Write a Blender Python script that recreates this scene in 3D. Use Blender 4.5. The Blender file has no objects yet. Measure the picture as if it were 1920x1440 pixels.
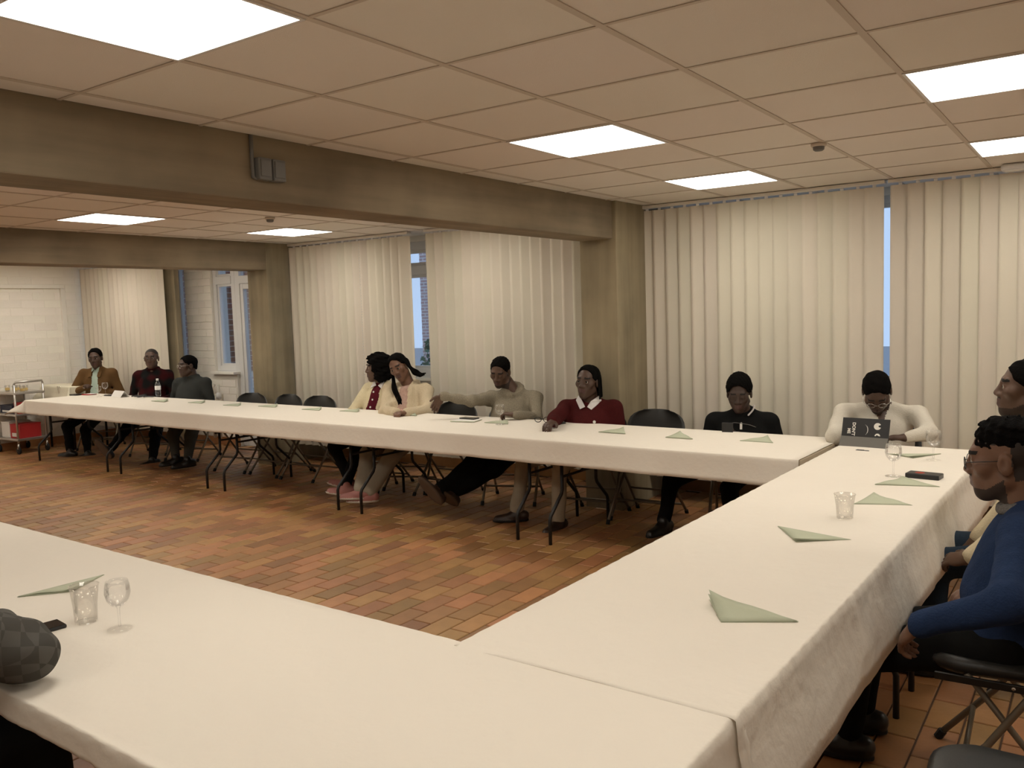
import bpy, bmesh, math, random
import numpy as np
from mathutils import Vector, Matrix
random.seed(7); rng = np.random.default_rng(7)
sc = bpy.context.scene
COL = sc.collection

# ------------------------------------------------------------------ camera
CAMZ = 1.62
FPX, YAW, PITCH, ROLL = 1597.7, -0.611387, -0.08447, -0.032984
def cam_axes():
    cy, sy, cp, sp = math.cos(YAW), math.sin(YAW), math.cos(PITCH), math.sin(PITCH)
    f = np.array([sy*cp, cy*cp, sp]); r = np.array([cy, -sy, 0.]); u = np.cross(r, f)
    cr, sr = math.cos(ROLL), math.sin(ROLL)
    return cr*r+sr*u, -sr*r+cr*u, f
CR, CU, CF = cam_axes()
cam_d = bpy.data.cameras.new('camera'); cam = bpy.data.objects.new('camera', cam_d); COL.objects.link(cam)
M = Matrix([[CR[i], CU[i], -CF[i], 0] for i in range(3)] + [[0, 0, 0, 1]])
M.translation = Vector((0, 0, CAMZ)); cam.matrix_world = M
cam_d.sensor_width = 36; cam_d.lens = FPX/1920*36; cam_d.clip_start = 0.05
sc.camera = cam
# ------------------------------------------------------------------ world, exposure
sc.view_settings.view_transform = 'Standard'; sc.view_settings.look = 'None'
sc.view_settings.gamma = 1; sc.view_settings.use_curve_mapping = False
sc.view_settings.exposure = 0.0
PANEL = 12.2            # radiance of the ceiling panels
wd = bpy.data.worlds.new('sky'); sc.world = wd; wd.use_nodes = True
bg = wd.node_tree.nodes['Background']; bg.inputs[0].default_value = (.46, .61, .86, 1); bg.inputs[1].default_value = 1.25
sc.cycles.max_bounces = 8; sc.cycles.diffuse_bounces = 5; sc.cycles.transparent_max_bounces = 24
sc.cycles.sample_clamp_indirect = 6

def ray(px, py): return CF + CR*(px-960)/FPX + CU*(720-py)/FPX
def WY(px, py, y): d = ray(px, py)*1.; d = d*y/d[1]; return np.array([d[0], d[1], d[2]+CAMZ])
def WZ(px, py, z): d = ray(px, py); d = d*(z-CAMZ)/d[2]; return np.array([d[0], d[1], d[2]+CAMZ])
def WL(px, py, p, L, far=False):
    """point on a sight line at distance L from p (limb placement)"""
    d = ray(px, py); d = d/np.linalg.norm(d); o = np.array([0, 0, CAMZ]); oc = o-p
    b = d@oc; c = oc@oc-L*L; D = b*b-c
    if D < 0:
        q = o+d*(-b); return p+(q-p)/np.linalg.norm(q-p)*L
    t = -b+math.sqrt(D) if far else -b-math.sqrt(D)
    return o+d*t

# ------------------------------------------------------------------ materials
def lin(c): return tuple((v/255/12.92 if v/255 <= .04045 else ((v/255+.055)/1.055)**2.4) for v in c)
MATS = {}
def mat(name, col, rough=.6, metal=0., var=.0, vscale=8., bump=0., bscale=60., srgb=False, vstretch=(1, 1, 1), spec=.5, sheen=0., isl=0., coords='Object'):
    if name in MATS: return MATS[name]
    m = bpy.data.materials.new(name); m.use_nodes = True; nt = m.node_tree; n = nt.nodes; l = nt.links
    b = n['Principled BSDF']; c = lin(col) if srgb else col
    b.inputs['Roughness'].default_value = rough; b.inputs['Metallic'].default_value = metal
    b.inputs['Specular IOR Level'].default_value = spec
    if sheen: b.inputs['Sheen Weight'].default_value = sheen
    b.inputs['Base Color'].default_value = (*c, 1)
    tc = n.new('ShaderNodeTexCoord'); mp = n.new('ShaderNodeMapping'); mp.inputs['Scale'].default_value = vstretch
    l.new(tc.outputs[coords], mp.inputs[0])
    last = None
    if var:
        no = n.new('ShaderNodeTexNoise'); no.inputs['Scale'].default_value = vscale; no.inputs['Detail'].default_value = 5
        l.new(mp.outputs[0], no.inputs[0])
        mx = n.new('ShaderNodeMix'); mx.data_type = 'RGBA'
        mx.inputs[6].default_value = (*[max(0, v*(1-var)) for v in c], 1); mx.inputs[7].default_value = (*[min(1, v*(1+var)) for v in c], 1)
        l.new(no.outputs['Fac'], mx.inputs[0]); l.new(mx.outputs[2], b.inputs['Base Color']); last = mx
    if isl:
        oi = n.new('ShaderNodeObjectInfo'); ge = n.new('ShaderNodeNewGeometry')
        ad = n.new('ShaderNodeMath'); ad.operation = 'ADD'; l.new(oi.outputs['Random'], ad.inputs[0]); l.new(ge.outputs['Random Per Island'], ad.inputs[1])
        fr = n.new('ShaderNodeMath'); fr.operation = 'FRACT'; l.new(ad.outputs[0], fr.inputs[0])
        hs = n.new('ShaderNodeHueSaturation')
        mr = n.new('ShaderNodeMapRange'); mr.inputs[3].default_value = 1-isl; mr.inputs[4].default_value = 1+isl; l.new(fr.outputs[0], mr.inputs[0])
        l.new(mr.outputs[0], hs.inputs['Value'])
        m7 = n.new('ShaderNodeMath'); m7.operation = 'MULTIPLY'; m7.inputs[1].default_value = 7.31; l.new(fr.outputs[0], m7.inputs[0])
        f2 = n.new('ShaderNodeMath'); f2.operation = 'FRACT'; l.new(m7.outputs[0], f2.inputs[0])
        mh = n.new('ShaderNodeMapRange'); mh.inputs[3].default_value = .484; mh.inputs[4].default_value = .512; l.new(f2.outputs[0], mh.inputs[0])
        l.new(mh.outputs[0], hs.inputs['Hue'])
        if last: l.new(last.outputs[2], hs.inputs['Color'])
        else: hs.inputs['Color'].default_value = (*c, 1)
        l.new(hs.outputs[0], b.inputs['Base Color'])
    if bump:
        nb = n.new('ShaderNodeTexNoise'); nb.inputs['Scale'].default_value = bscale; nb.inputs['Detail'].default_value = 4
        l.new(mp.outputs[0], nb.inputs[0])
        bp = n.new('ShaderNodeBump'); bp.inputs['Strength'].default_value = bump; bp.inputs['Distance'].default_value = .01
        l.new(nb.outputs['Fac'], bp.inputs['Height']); l.new(bp.outputs[0], b.inputs['Normal'])
    MATS[name] = m; return m
def emit(name, col, s):
    m = bpy.data.materials.new(name); m.use_nodes = True; nt = m.node_tree; nt.nodes.clear()
    e = nt.nodes.new('ShaderNodeEmission'); o = nt.nodes.new('ShaderNodeOutputMaterial')
    e.inputs[0].default_value = (*col, 1); e.inputs[1].default_value = s; nt.links.new(e.outputs[0], o.inputs[0]); MATS[name] = m; return m
def thin_glass(name, tint=(1, 1, 1), refl=.06, edge=.5):
    m = bpy.data.materials.new(name); m.use_nodes = True; nt = m.node_tree; nt.nodes.clear(); n = nt.nodes; l = nt.links
    o = n.new('ShaderNodeOutputMaterial'); t = n.new('ShaderNodeBsdfTransparent'); t.inputs[0].default_value = (*tint, 1)
    g = n.new('ShaderNodeBsdfGlossy'); g.inputs['Roughness'].default_value = .02
    f = n.new('ShaderNodeFresnel'); f.inputs[0].default_value = 1.45
    mr = n.new('ShaderNodeMapRange'); mr.inputs[1].default_value = 0; mr.inputs[2].default_value = 1; mr.inputs[3].default_value = refl; mr.inputs[4].default_value = edge
    l.new(f.outputs[0], mr.inputs[0]); x = n.new('ShaderNodeMixShader'); l.new(mr.outputs[0], x.inputs[0]); l.new(t.outputs[0], x.inputs[1]); l.new(g.outputs[0], x.inputs[2])
    l.new(x.outputs[0], o.inputs[0]); MATS[name] = m; return m
def concrete(name, c, axis):
    """board-formed concrete: planks along one axis"""
    m = bpy.data.materials.new(name); m.use_nodes = True; nt = m.node_tree; n = nt.nodes; l = nt.links; b = n['Principled BSDF']
    b.inputs['Roughness'].default_value = .85; b.inputs['Specular IOR Level'].default_value = .25
    tc = n.new('ShaderNodeTexCoord')
    mp = n.new('ShaderNodeMapping'); mp.inputs['Scale'].default_value = tuple(.7 if a == axis else 9 for a in 'xyz'); l.new(tc.outputs['Object'], mp.inputs[0])
    a = n.new('ShaderNodeTexNoise'); a.inputs['Scale'].default_value = 1.1; a.inputs['Detail'].default_value = 6; l.new(mp.outputs[0], a.inputs[0])
    bl = n.new('ShaderNodeTexNoise'); bl.inputs['Scale'].default_value = 2.2; bl.inputs['Detail'].default_value = 4; l.new(tc.outputs['Object'], bl.inputs[0])
    mm = n.new('ShaderNodeMath'); mm.operation = 'ADD'; l.new(a.outputs['Fac'], mm.inputs[0]); l.new(bl.outputs['Fac'], mm.inputs[1])
    rp = n.new('ShaderNodeMapRange'); rp.inputs[1].default_value = .72; rp.inputs[2].default_value = 1.28; l.new(mm.outputs[0], rp.inputs[0])
    mx = n.new('ShaderNodeMix'); mx.data_type = 'RGBA'; mx.inputs[6].default_value = (*[v*.72 for v in c], 1); mx.inputs[7].default_value = (*[v*1.22 for v in c], 1)
    l.new(rp.outputs[0], mx.inputs[0]); l.new(mx.outputs[2], b.inputs['Base Color'])
    bp = n.new('ShaderNodeBump'); bp.inputs['Strength'].default_value = .35; bp.inputs['Distance'].default_value = .01
    l.new(a.outputs['Fac'], bp.inputs['Height']); l.new(bp.outputs[0], b.inputs['Normal']); MATS[name] = m; return m
def fabric_slat(name, c, trans):
    m = mat(name, c, .85, var=.05, vscale=3, spec=.2, isl=.05); nt = m.node_tree; n = nt.nodes; l = nt.links
    b = n['Principled BSDF']; o = n['Material Output']; t = n.new('ShaderNodeBsdfTranslucent'); t.inputs[0].default_value = (*c, 1)
    x = n.new('ShaderNodeMixShader'); x.inputs[0].default_value = trans; l.new(b.outputs[0], x.inputs[1]); l.new(t.outputs[0], x.inputs[2]); l.new(x.outputs[0], o.inputs[0]); return m
def checker(name, c1, c2, scale, rot=.5):
    m = bpy.data.materials.new(name); m.use_nodes = True; nt = m.node_tree; n = nt.nodes; l = nt.links; b = n['Principled BSDF']; b.inputs['Roughness'].default_value = .9
    b.inputs['Specular IOR Level'].default_value = .1
    tc = n.new('ShaderNodeTexCoord'); mp = n.new('ShaderNodeMapping'); mp.inputs['Rotation'].default_value = (.4, rot, .7); l.new(tc.outputs['Object'], mp.inputs[0])
    w = []
    for ax in 'XYZ':
        t = n.new('ShaderNodeTexWave'); t.wave_type = 'BANDS'; t.bands_direction = ax; t.inputs['Scale'].default_value = scale; t.inputs['Distortion'].default_value = .6; l.new(mp.outputs[0], t.inputs[0]); w.append(t)
    s = n.new('ShaderNodeMath'); s.operation = 'ADD'; l.new(w[0].outputs['Fac'], s.inputs[0]); l.new(w[1].outputs['Fac'], s.inputs[1])
    s2 = n.new('ShaderNodeMath'); s2.operation = 'ADD'; l.new(s.outputs[0], s2.inputs[0]); l.new(w[2].outputs['Fac'], s2.inputs[1])
    r = n.new('ShaderNodeMapRange'); r.inputs[1].default_value = .9; r.inputs[2].default_value = 2.1; l.new(s2.outputs[0], r.inputs[0])
    mx = n.new('ShaderNodeMix'); mx.data_type = 'RGBA'; mx.inputs[6].default_value = (*c1, 1); mx.inputs[7].default_value = (*c2, 1)
    l.new(r.outputs[0], mx.inputs[0]); l.new(mx.outputs[2], b.inputs['Base Color']); MATS[name] = m; return m
def checks(name, c1, c2, c3, scale):
    m = bpy.data.materials.new(name); m.use_nodes = True; nt = m.node_tree; n = nt.nodes; l = nt.links; b = n['Principled BSDF']; b.inputs['Roughness'].default_value = .95; b.inputs['Specular IOR Level'].default_value = .08
    tc = n.new('ShaderNodeTexCoord'); mp = n.new('ShaderNodeMapping'); mp.inputs['Rotation'].default_value = (.35, .5, .6); l.new(tc.outputs['Object'], mp.inputs[0])
    no = n.new('ShaderNodeTexNoise'); no.inputs['Scale'].default_value = 9; l.new(mp.outputs[0], no.inputs[0])
    ck = n.new('ShaderNodeTexChecker'); ck.inputs['Scale'].default_value = scale; ck.inputs['Color1'].default_value = (*c1, 1); ck.inputs['Color2'].default_value = (*c2, 1); l.new(mp.outputs[0], ck.inputs[0])
    mx = n.new('ShaderNodeMix'); mx.data_type = 'RGBA'; l.new(no.outputs['Fac'], mx.inputs[0]); l.new(ck.outputs[0], mx.inputs[6]); mx.inputs[7].default_value = (*c3, 1); l.new(mx.outputs[2], b.inputs['Base Color']); MATS[name] = m; return m
def brick_tex(name, c1, c2, mortar, bw, bh):
    m = bpy.data.materials.new(name); m.use_nodes = True; nt = m.node_tree; n = nt.nodes; l = nt.links; b = n['Principled BSDF']; b.inputs['Roughness'].default_value = .9
    tc = n.new('ShaderNodeTexCoord'); mp = n.new('ShaderNodeMapping'); mp.inputs['Rotation'].default_value = (math.pi/2, 0, 0); l.new(tc.outputs['Object'], mp.inputs[0])
    t = n.new('ShaderNodeTexBrick'); t.inputs['Color1'].default_value = (*c1, 1); t.inputs['Color2'].default_value = (*c2, 1); t.inputs['Mortar'].default_value = (*mortar, 1)
    t.inputs['Scale'].default_value = 1; t.inputs['Brick Width'].default_value = bw; t.inputs['Row Height'].default_value = bh; t.inputs['Mortar Size'].default_value = .012
    l.new(mp.outputs[0], t.inputs[0]); l.new(t.outputs[0], b.inputs['Base Color']); MATS[name] = m; return m

# ------------------------------------------------------------------ objects
def tag(o, label=None, cat=None, group=None, kind=None):
    if label: o['label'] = label
    if cat: o['category'] = cat
    if group: o['group'] = group
    if kind: o['kind'] = kind
    return o
def empty(name, loc=(0, 0, 0), rz=0., **k):
    o = bpy.data.objects.new(name, None); COL.objects.link(o); o.location = loc; o.rotation_euler = (0, 0, rz); o.empty_display_size = .1
    return tag(o, **k)
def link(name, me, m=None, parent=None, loc=None, rz=None, **k):
    o = bpy.data.objects.new(name, me); COL.objects.link(o)
    if m is not None and len(me.materials) == 0:
        for q in (m if isinstance(m, (list, tuple)) else [m]): me.materials.append(MATS[q] if isinstance(q, str) else q)
    if parent is not None: o.parent = parent
    if loc is not None: o.location = loc
    if rz is not None: o.rotation_euler = (0, 0, rz)
    return tag(o, **k)
def copy_tree(o, parent=None):
    c = o.copy(); COL.objects.link(c); c.parent = parent
    for ch in list(o.children): copy_tree(ch, c)
    return c
class MB:
    """mesh builder: many shapes of ONE part"""
    def __init__(s): s.v = []; s.f = []; s.mi = []; s.cur = 0
    def add(s, vs, fs):
        o = len(s.v); s.v += [tuple(map(float, p)) for p in vs]; s.f += [tuple(i+o for i in f) for f in fs]; s.mi += [s.cur]*len(fs); return s
    def box(s, a, b, bev=0.):
        (x0, y0, z0), (x1, y1, z1) = a, b
        if bev <= 0:
            return s.add([(x0, y0, z0), (x1, y0, z0), (x1, y1, z0), (x0, y1, z0), (x0, y0, z1), (x1, y0, z1), (x1, y1, z1), (x0, y1, z1)],
                         [(3, 2, 1, 0), (4, 5, 6, 7), (0, 1, 5, 4), (1, 2, 6, 5), (2, 3, 7, 6), (3, 0, 4, 7)])
        bm = bmesh.new(); bmesh.ops.create_cube(bm, size=1); bmesh.ops.scale(bm, vec=(x1-x0, y1-y0, z1-z0), verts=bm.verts)
        bmesh.ops.translate(bm, vec=((x0+x1)/2, (y0+y1)/2, (z0+z1)/2), verts=bm.verts)
        bmesh.ops.bevel(bm, geom=list(bm.edges), offset=bev, segments=2, affect='EDGES', profile=.5)
        bm.verts.index_update(); s.add([v.co for v in bm.verts], [[v.index for v in f.verts] for f in bm.faces]); bm.free(); return s
    def tube(s, pts, r, n=8, closed=False, caps=True):
        pts = [np.array(p, float) for p in pts]; rs = r if isinstance(r, (list, tuple)) else [r]*len(pts)
        N = len(pts); prev = None; vs = []
        for i, p in enumerate(pts):
            a = pts[i-1] if (i > 0 or closed) else pts[0]; b = pts[(i+1) % N] if (i < N-1 or closed) else pts[-1]
            t = b-a; t /= (np.linalg.norm(t)+1e-9)
            u = prev if prev is not None else (np.array([0, 0, 1.]) if abs(t[2]) < .9 else np.array([1., 0, 0]))
            u = u-t*(u@t); u /= (np.linalg.norm(u)+1e-9); prev = u; w = np.cross(t, u)
            for k in range(n):
                an = 2*math.pi*k/n; vs.append(p+rs[i]*(math.cos(an)*u+math.sin(an)*w))
        fs = []
        for i in range(N if closed else N-1):
            for k in range(n):
                j = (i+1) % N; fs.append((i*n+k, i*n+(k+1) % n, j*n+(k+1) % n, j*n+k))
        if caps and not closed: fs += [tuple(range(n-1, -1, -1)), tuple((N-1)*n+k for k in range(n))]
        return s.add(vs, fs)
    def lathe(s, prof, c=(0, 0, 0), n=20, close=True):
        vs = []; fs = []
        for r, z in prof:
            for k in range(n):
                a = 2*math.pi*k/n; vs.append((c[0]+r*math.cos(a), c[1]+r*math.sin(a), c[2]+z))
        for i in range(len(prof)-1):
            for k in range(n): fs.append((i*n+k, i*n+(k+1) % n, (i+1)*n+(k+1) % n, (i+1)*n+k))
        if close: fs += [tuple(range(n-1, -1, -1)), tuple((len(prof)-1)*n+k for k in range(n))]
        return s.add(vs, fs)
    def prism(s, poly, z0, z1):
        n = len(poly); return s.add([(x, y, z0) for x, y in poly]+[(x, y, z1) for x, y in poly],
            [tuple(range(n-1, -1, -1)), tuple(range(n, 2*n))]+[(i, (i+1) % n, n+(i+1) % n, n+i) for i in range(n)])
    def xf(s, M, start=0):
        for i in range(start, len(s.v)): s.v[i] = tuple(M @ Vector(s.v[i]))
        return s
    def mesh(s, name='m', smooth=False):
        me = bpy.data.meshes.new(name); me.from_pydata(s.v, [], s.f)
        if any(s.mi): me.polygons.foreach_set('material_index', s.mi)
        if smooth: me.polygons.foreach_set('use_smooth', [True]*len(s.f))
        me.update(); return me
    def build(s, name, m=None, parent=None, smooth=False, **k): return link(name, s.mesh(name, smooth), m, parent, **k)
def auto_smooth(o, ang=40):
    me = o.data; me.polygons.foreach_set('use_smooth', [True]*len(me.polygons))
    bm = bmesh.new(); bm.from_mesh(me)
    for e in bm.edges:
        if len(e.link_faces) == 2 and e.calc_face_angle(0) > math.radians(ang): e.smooth = False
    bm.to_mesh(me); bm.free(); return o

# ------------------------------------------------------------------ material set
mat('ceiling_board', (.80, .75, .68), .9, var=.03, vscale=1.5, bump=.15, bscale=240, spec=.2, isl=.015)
mat('grid_metal', (.60, .53, .45), .6, spec=.3)
concrete('concrete_beam', (.245, .195, .13), 'y'); concrete('concrete_post', (.29, .24, .155), 'z')
mat('white_paint', (.85, .82, .75), .7, var=.03, vscale=2, bump=.08, bscale=40)
mat('white_brick', (.90, .86, .78), .75, var=.04, vscale=6, bump=.25, bscale=50, isl=.03)
mat('mortar_white', (.88, .84, .76), .9, bump=.2, bscale=80)
mat('frame_white', (.74, .74, .73), .4)
mat('tile', (.325, .165, .062), .42, var=.24, vscale=9, bump=.12, bscale=50, isl=.30)
mat('grout', (.085, .045, .026), .95, var=.2, vscale=20)
fabric_slat('slat', (.79, .73, .61), .16)
mat('headrail', (.75, .72, .66), .45)
mat('cloth', (.80, .745, .655), .8, var=.025, vscale=2.2, bump=.22, bscale=28, spec=.25)
mat('cloth_crinkle', (.80, .745, .655), .8, var=.03, vscale=3, bump=.5, bscale=22, spec=.25)
mat('napkin', (.47, .50, .37), .85, var=.05, vscale=14, bump=.1, bscale=120)
mat('black_steel', (.012, .010, .009), .45, spec=.4); mat('chair_steel', (.20, .17, .13), .45, metal=.5)
mat('vinyl', (.018, .018, .017), .42, var=.2, vscale=6, bump=.08, bscale=140); mat('rubber', (.01, .01, .01), .8)
mat('laminate', (.5, .42, .3), .6)
mat('steel', (.55, .53, .5), .28, metal=.9); mat('chrome', (.7, .7, .68), .15, metal=1)
mat('red_box', (.42, .02, .02), .6); mat('white_card', (.8, .78, .74), .7); mat('dark_blue_box', (.03, .035, .06), .6)
mat('black_plastic', (.012, .012, .013), .35); mat('phone_glass', (.008, .008, .01), .12); mat('grey_plastic', (.10, .10, .095), .5)
mat('switch_grey', (.17, .165, .155), .6); mat('grey_flap', (.12, .112, .098), .6); mat('print_white', (.75, .73, .68), .7); mat('print_red', (.65, .06, .03), .6)
mat('cream_cloth', (.70, .66, .52), .9, var=.04, vscale=6, bump=.3, bscale=30)
mat('pipe_white', (.6, .57, .5), .5)
thin_glass('glass', (.998, .998, .998), .02, .38); thin_glass('window_glass', (.97, .99, 1), .05, .5); thin_glass('plastic_cup', (.985, .98, .97), .05, .35)
thin_glass('clear_bottle', (.86, .88, .88), .1, .6)
mat('brick_red', (.20, .075, .055), .9, var=.25, vscale=14, bump=.4, bscale=40, isl=.25); mat('mortar_ext', (.62, .62, .60), .95)
brick_tex('brick_far', (.42, .27, .25), (.50, .34, .32), (.66, .62, .60), .22, .075)
mat('paving', (.30, .31, .33), .9, var=.15, vscale=4); mat('leaf', (.06, .13, .07), .7, var=.3, vscale=9); mat('bark', (.08, .06, .045), .9)
emit('panel_light', (1.0, .935, .82), PANEL)

# ================================================================== THE SETTING
CEIL = CAMZ+.8376; BEAMZ = CAMZ+.545; WALLY = 6.95; XL = -12.0; XR = 3.6; YB = -3.2
def proj(P):
    d = np.asarray(P, float)-np.array([0, 0, CAMZ]); z = d@CF
    return 960+FPX*(d@CR)/z, 720-FPX*(d@CU)/z, z
S = dict(kind='structure')
# ---- floor
floor = MB().box((XL, YB, -.2), (XR, 7.2, -.005)).build('floor', 'grout', **S)
TP, TL, TJ = .130, .256, .007
def tile_mb(mb, cx, cy):
    a, b = (TP-TJ)/2, (TL-TJ)/2; c = .003; vs = []
    for (q, z) in ((0, -.012), (0, -c), (c, 0)):
        vs += [(cx-a+q, cy-b+q, z), (cx+a-q, cy-b+q, z), (cx+a-q, cy+b-q, z), (cx-a+q, cy+b-q, z)]
    fs = [(8, 9, 10, 11)]
    for k in range(2):
        for i in range(4): fs.append((k*4+i, k*4+(i+1) % 4, k*4+4+(i+1) % 4, k*4+4+i))
    mb.add(vs, fs)
one = MB(); tile_mb(one, 0, 0); tile_me = one.mesh('floor_tile'); tile_me.materials.append(MATS['tile'])
tiles = []
x0 = -3.147-TP*68; y0 = 3.43-TL*26
for r in range(130):
    cx = x0+TP*(r+.5); off = 0 if (r-68) % 2 == 0 else TL/2
    if cx < XL+.03 or cx > XR-.03: continue
    for k in range(42):
        cy = y0+off+TL*(k+.5)
        if YB+.1 < cy < 6.93: tiles.append((cx, cy))
def tile_rank(t):
    x, y = t; px, py, z = proj((x, y, 0))
    if z < .5 or not (-10 < px < 1930 and 0 < py < 1450): return -1
    if (x < -1.30 and 1.75 < y < 5.2) or (-.62 < x < .6 and 2.2 < y < 3.6): return 1/z**3
    return -1
tiles.sort(key=tile_rank, reverse=True)
rest = MB()
for i, (cx, cy) in enumerate(tiles):
    if i < 300: link('floor_tile', tile_me, parent=floor, loc=(cx, cy, 0))
    else: tile_mb(rest, cx, cy)
rest.build('floor_tile_field', 'tile', floor, kind='stuff')
# ---- ceiling
ceil = MB().box((XL, YB, CEIL+.016), (XR, 7.2, CEIL+.2)).build('ceiling', 'ceiling_board', **S)
def ctile(w, d):
    g = .004; return MB().box((-w/2+g, -d/2+g, -.0), (w/2-g, d/2-g, .015)).mesh('ceiling_tile')
cm = ctile(.6, .6); cm.materials.append(MATS['ceiling_board']); cut = {}
BEAMX = [(-3.50, -3.20), (-7.88, -7.55)]
lights1 = [(1, -1), (1, 3), (1, 6), (4, 3), (4, 6), (4, -1), (1, -5), (4, -5), (7, 3), (7, 6)]  # unseen panels behind the viewer are added to light the near region
gx = lambda a: .6*a-3.051
gy = lambda b: .6*b+1.705
def lay_ceiling(xs, x_lo, x_hi, bs, lit):
    edges = [x_lo]+[x for x in xs if x_lo+.01 < x < x_hi-.01]+[x_hi]
    for i in range(len(edges)-1):
        for b in bs:
            ya, yb = gy(b), min(gy(b+1), WALLY)
            if yb-ya < .05 or (round((edges[i]+edges[i+1])/2, 1), b) in lit: continue
            w, d = edges[i+1]-edges[i], yb-ya
            key = (round(w, 2), round(d, 2))
            if key == (.6, .6): me = cm
            else:
                if key not in cut: cut[key] = ctile(w, d); cut[key].materials.append(MATS['ceiling_board'])
                me = cut[key]
            link('ceiling_tile', me, parent=ceil, loc=((edges[i]+edges[i+1])/2, (ya+yb)/2, CEIL))
    for x in edges[1:-1]:
        MB().box((x-.012, gy(bs[0]), CEIL-.004), (x+.012, WALLY, CEIL-.0005)).build('grid_rail', 'grid_metal', ceil)
    for b in bs[1:]:
        if gy(b) < WALLY: MB().box((x_lo, gy(b)-.008, CEIL-.0035), (x_hi, gy(b)+.008, CEIL-.0008)).build('grid_rail', 'grid_metal', ceil)
lay_ceiling([gx(a) for a in range(0, 7)], -3.20, gx(7), range(-3, 9), {(round(gx(a)+.3, 1), b) for a, b in lights1})
bx2 = [-7.38+.6*i for i in range(7)]
lights2 = [(-6.78, 3), (-6.78, 6), (-6.78, -1), (-4.98, 3), (-4.98, 6), (-4.98, -1)]
lay_ceiling(bx2, -7.55, -3.50, range(-3, 9), {(round(x+.3, 1), b) for x, b in lights2})
# ---- beams, columns
MB().box((-3.50, YB, BEAMZ), (-3.20, WALLY, CEIL+.05), .008).build('beam', 'concrete_beam', **S)
MB().box((-7.88, YB, BEAMZ), (-7.55, WALLY, CEIL+.05), .008).build('beam', 'concrete_beam', **S)
MB().box((-3.50, 6.0, -.1), (-3.165, WALLY, CEIL+.05), .01).build('column', 'concrete_post', **S)
MB().box((-7.88, 6.17, -.1), (-7.545, WALLY, CEIL+.05), .01).build('column', 'concrete_post', **S)
MB().box((-10.14, 6.60, -.1), (-9.90, 6.67, CEIL), .008).build('column', 'concrete_post', **S)
# ---- walls
MB().box((XL, YB-.2, -.1), (XR, YB, CEIL+.2)).build('wall_back', 'white_paint', **S)
MB().box((XR, YB-.2, -.1), (XR+.2, 7.2, CEIL+.2)).build('wall_right', 'white_paint', **S)
wl = MB().box((XL-.2, YB-.2, -.1), (XL-.003, 7.2, CEIL+.2)).build('wall_left', 'mortar_white', **S)
def brick_run(parent, m, origin, ax, L, z0, z1, bw, bh, thick, j=.010, name='brick'):
    """individual bricks on a wall face; ax = unit vector along the wall, nrm = out of it"""
    ax = np.array(ax, float); nrm = np.cross(ax, (0, 0, 1)); rows = int((z1-z0)/bh); meshes = {}
    for r in range(rows):
        t = 0. if r % 2 == 0 else -bw/2
        while t < L-.02:
            a, b = max(0, t), min(L, t+bw); t += bw
            if b-a < .03: continue
            w = round(b-a, 3)
            if w not in meshes:
                mb = MB(); h = (w-j)/2; k = (bh-j)/2; c = .004
                mb.add([(-h, 0, -k), (h, 0, -k), (h, 0, k), (-h, 0, k), (-h, thick-c, -k), (h, thick-c, -k), (h, thick-c, k), (-h, thick-c, k),
                        (-h+c, thick, -k+c), (h-c, thick, -k+c), (h-c, thick, k-c), (-h+c, thick, k-c)],
                       [(8, 11, 10, 9)]+[(i, 4+i, 4+(i+1) % 4, (i+1) % 4) for i in range(4)]+[(4+i, 8+i, 8+(i+1) % 4, 4+(i+1) % 4) for i in range(4)])
                meshes[w] = mb.mesh(name); meshes[w].materials.append(MATS[m])
            p = np.array(origin)+ax*(a+b)/2+np.array([0, 0, z0+(r+.5)*bh])
            o = link(name, meshes[w], parent=parent, loc=tuple(p)); o.rotation_euler = (0, 0, math.atan2(ax[1], ax[0]))
            o.rotation_euler.z += math.pi if nrm @ np.array([-ax[1], ax[0], 0]) < 0 else 0
brick_run(wl, 'white_brick', (XL-.012, 4.03, 0), (0, 1, 0), 2.9, .1, 2.42, .30, .105, .012, j=.0035)
MB().box((XL, YB, -.0), (XL+.012, 6.93, .1)).build('baseboard_left', 'tile', **S)
MB().box((XL, YB, 2.15), (XL+.05, 6.24, 2.20), .004).build('trim_1', 'white_paint', **S)
MB().box((XL, 6.20, .1), (XL+.04, 6.26, 2.15), .004).build('trim_2', 'white_paint', **S)
# outer wall with the windows
ww = MB()
for a, b in ((XL, -9.19), (-8.40, -7.88), (-7.55, -3.5), (-3.17, XR)): ww.box((a, WALLY, -.1), (b, 7.2, .95))
ww.box((XL, WALLY, 2.40), (XR, 7.2, CEIL+.2)); ww.box((-8.36, WALLY, .95), (-7.5, 7.2, 2.40)); ww.box((-10.2, WALLY+.012, .95), (-9.64, 7.2, 2.40)); ww.box((-3.52, WALLY, .95), (-3.15, 7.2, 2.40)); ww.box((3.3, WALLY, .95), (XR, 7.2, 2.4))
wwo = ww.build('wall_window', 'white_paint', **S)
brick_run(wwo, 'white_brick', (-10.2, WALLY+.012, 0), (1, 0, 0), .56, .95, 2.38, .28, .095, .012, j=.006)
brick_run(wwo, 'white_brick', (-10.2, WALLY, 0), (1, 0, 0), 1.0, .1, .93, .28, .095, .010, j=.006)
MB().box((XL+.02, WALLY-.022, 0), (-9.2, WALLY-.001, .1)).build('baseboard_window', 'tile', **S)
MB().box((-7.54, WALLY-.012, 0), (-3.52, WALLY-.001, .1)).build('baseboard_window', 'tile', **S)
MB().box((-3.15, WALLY-.012, 0), (XR, WALLY-.001, .1)).build('baseboard_window', 'tile', **S)
wn = [0]
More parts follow.
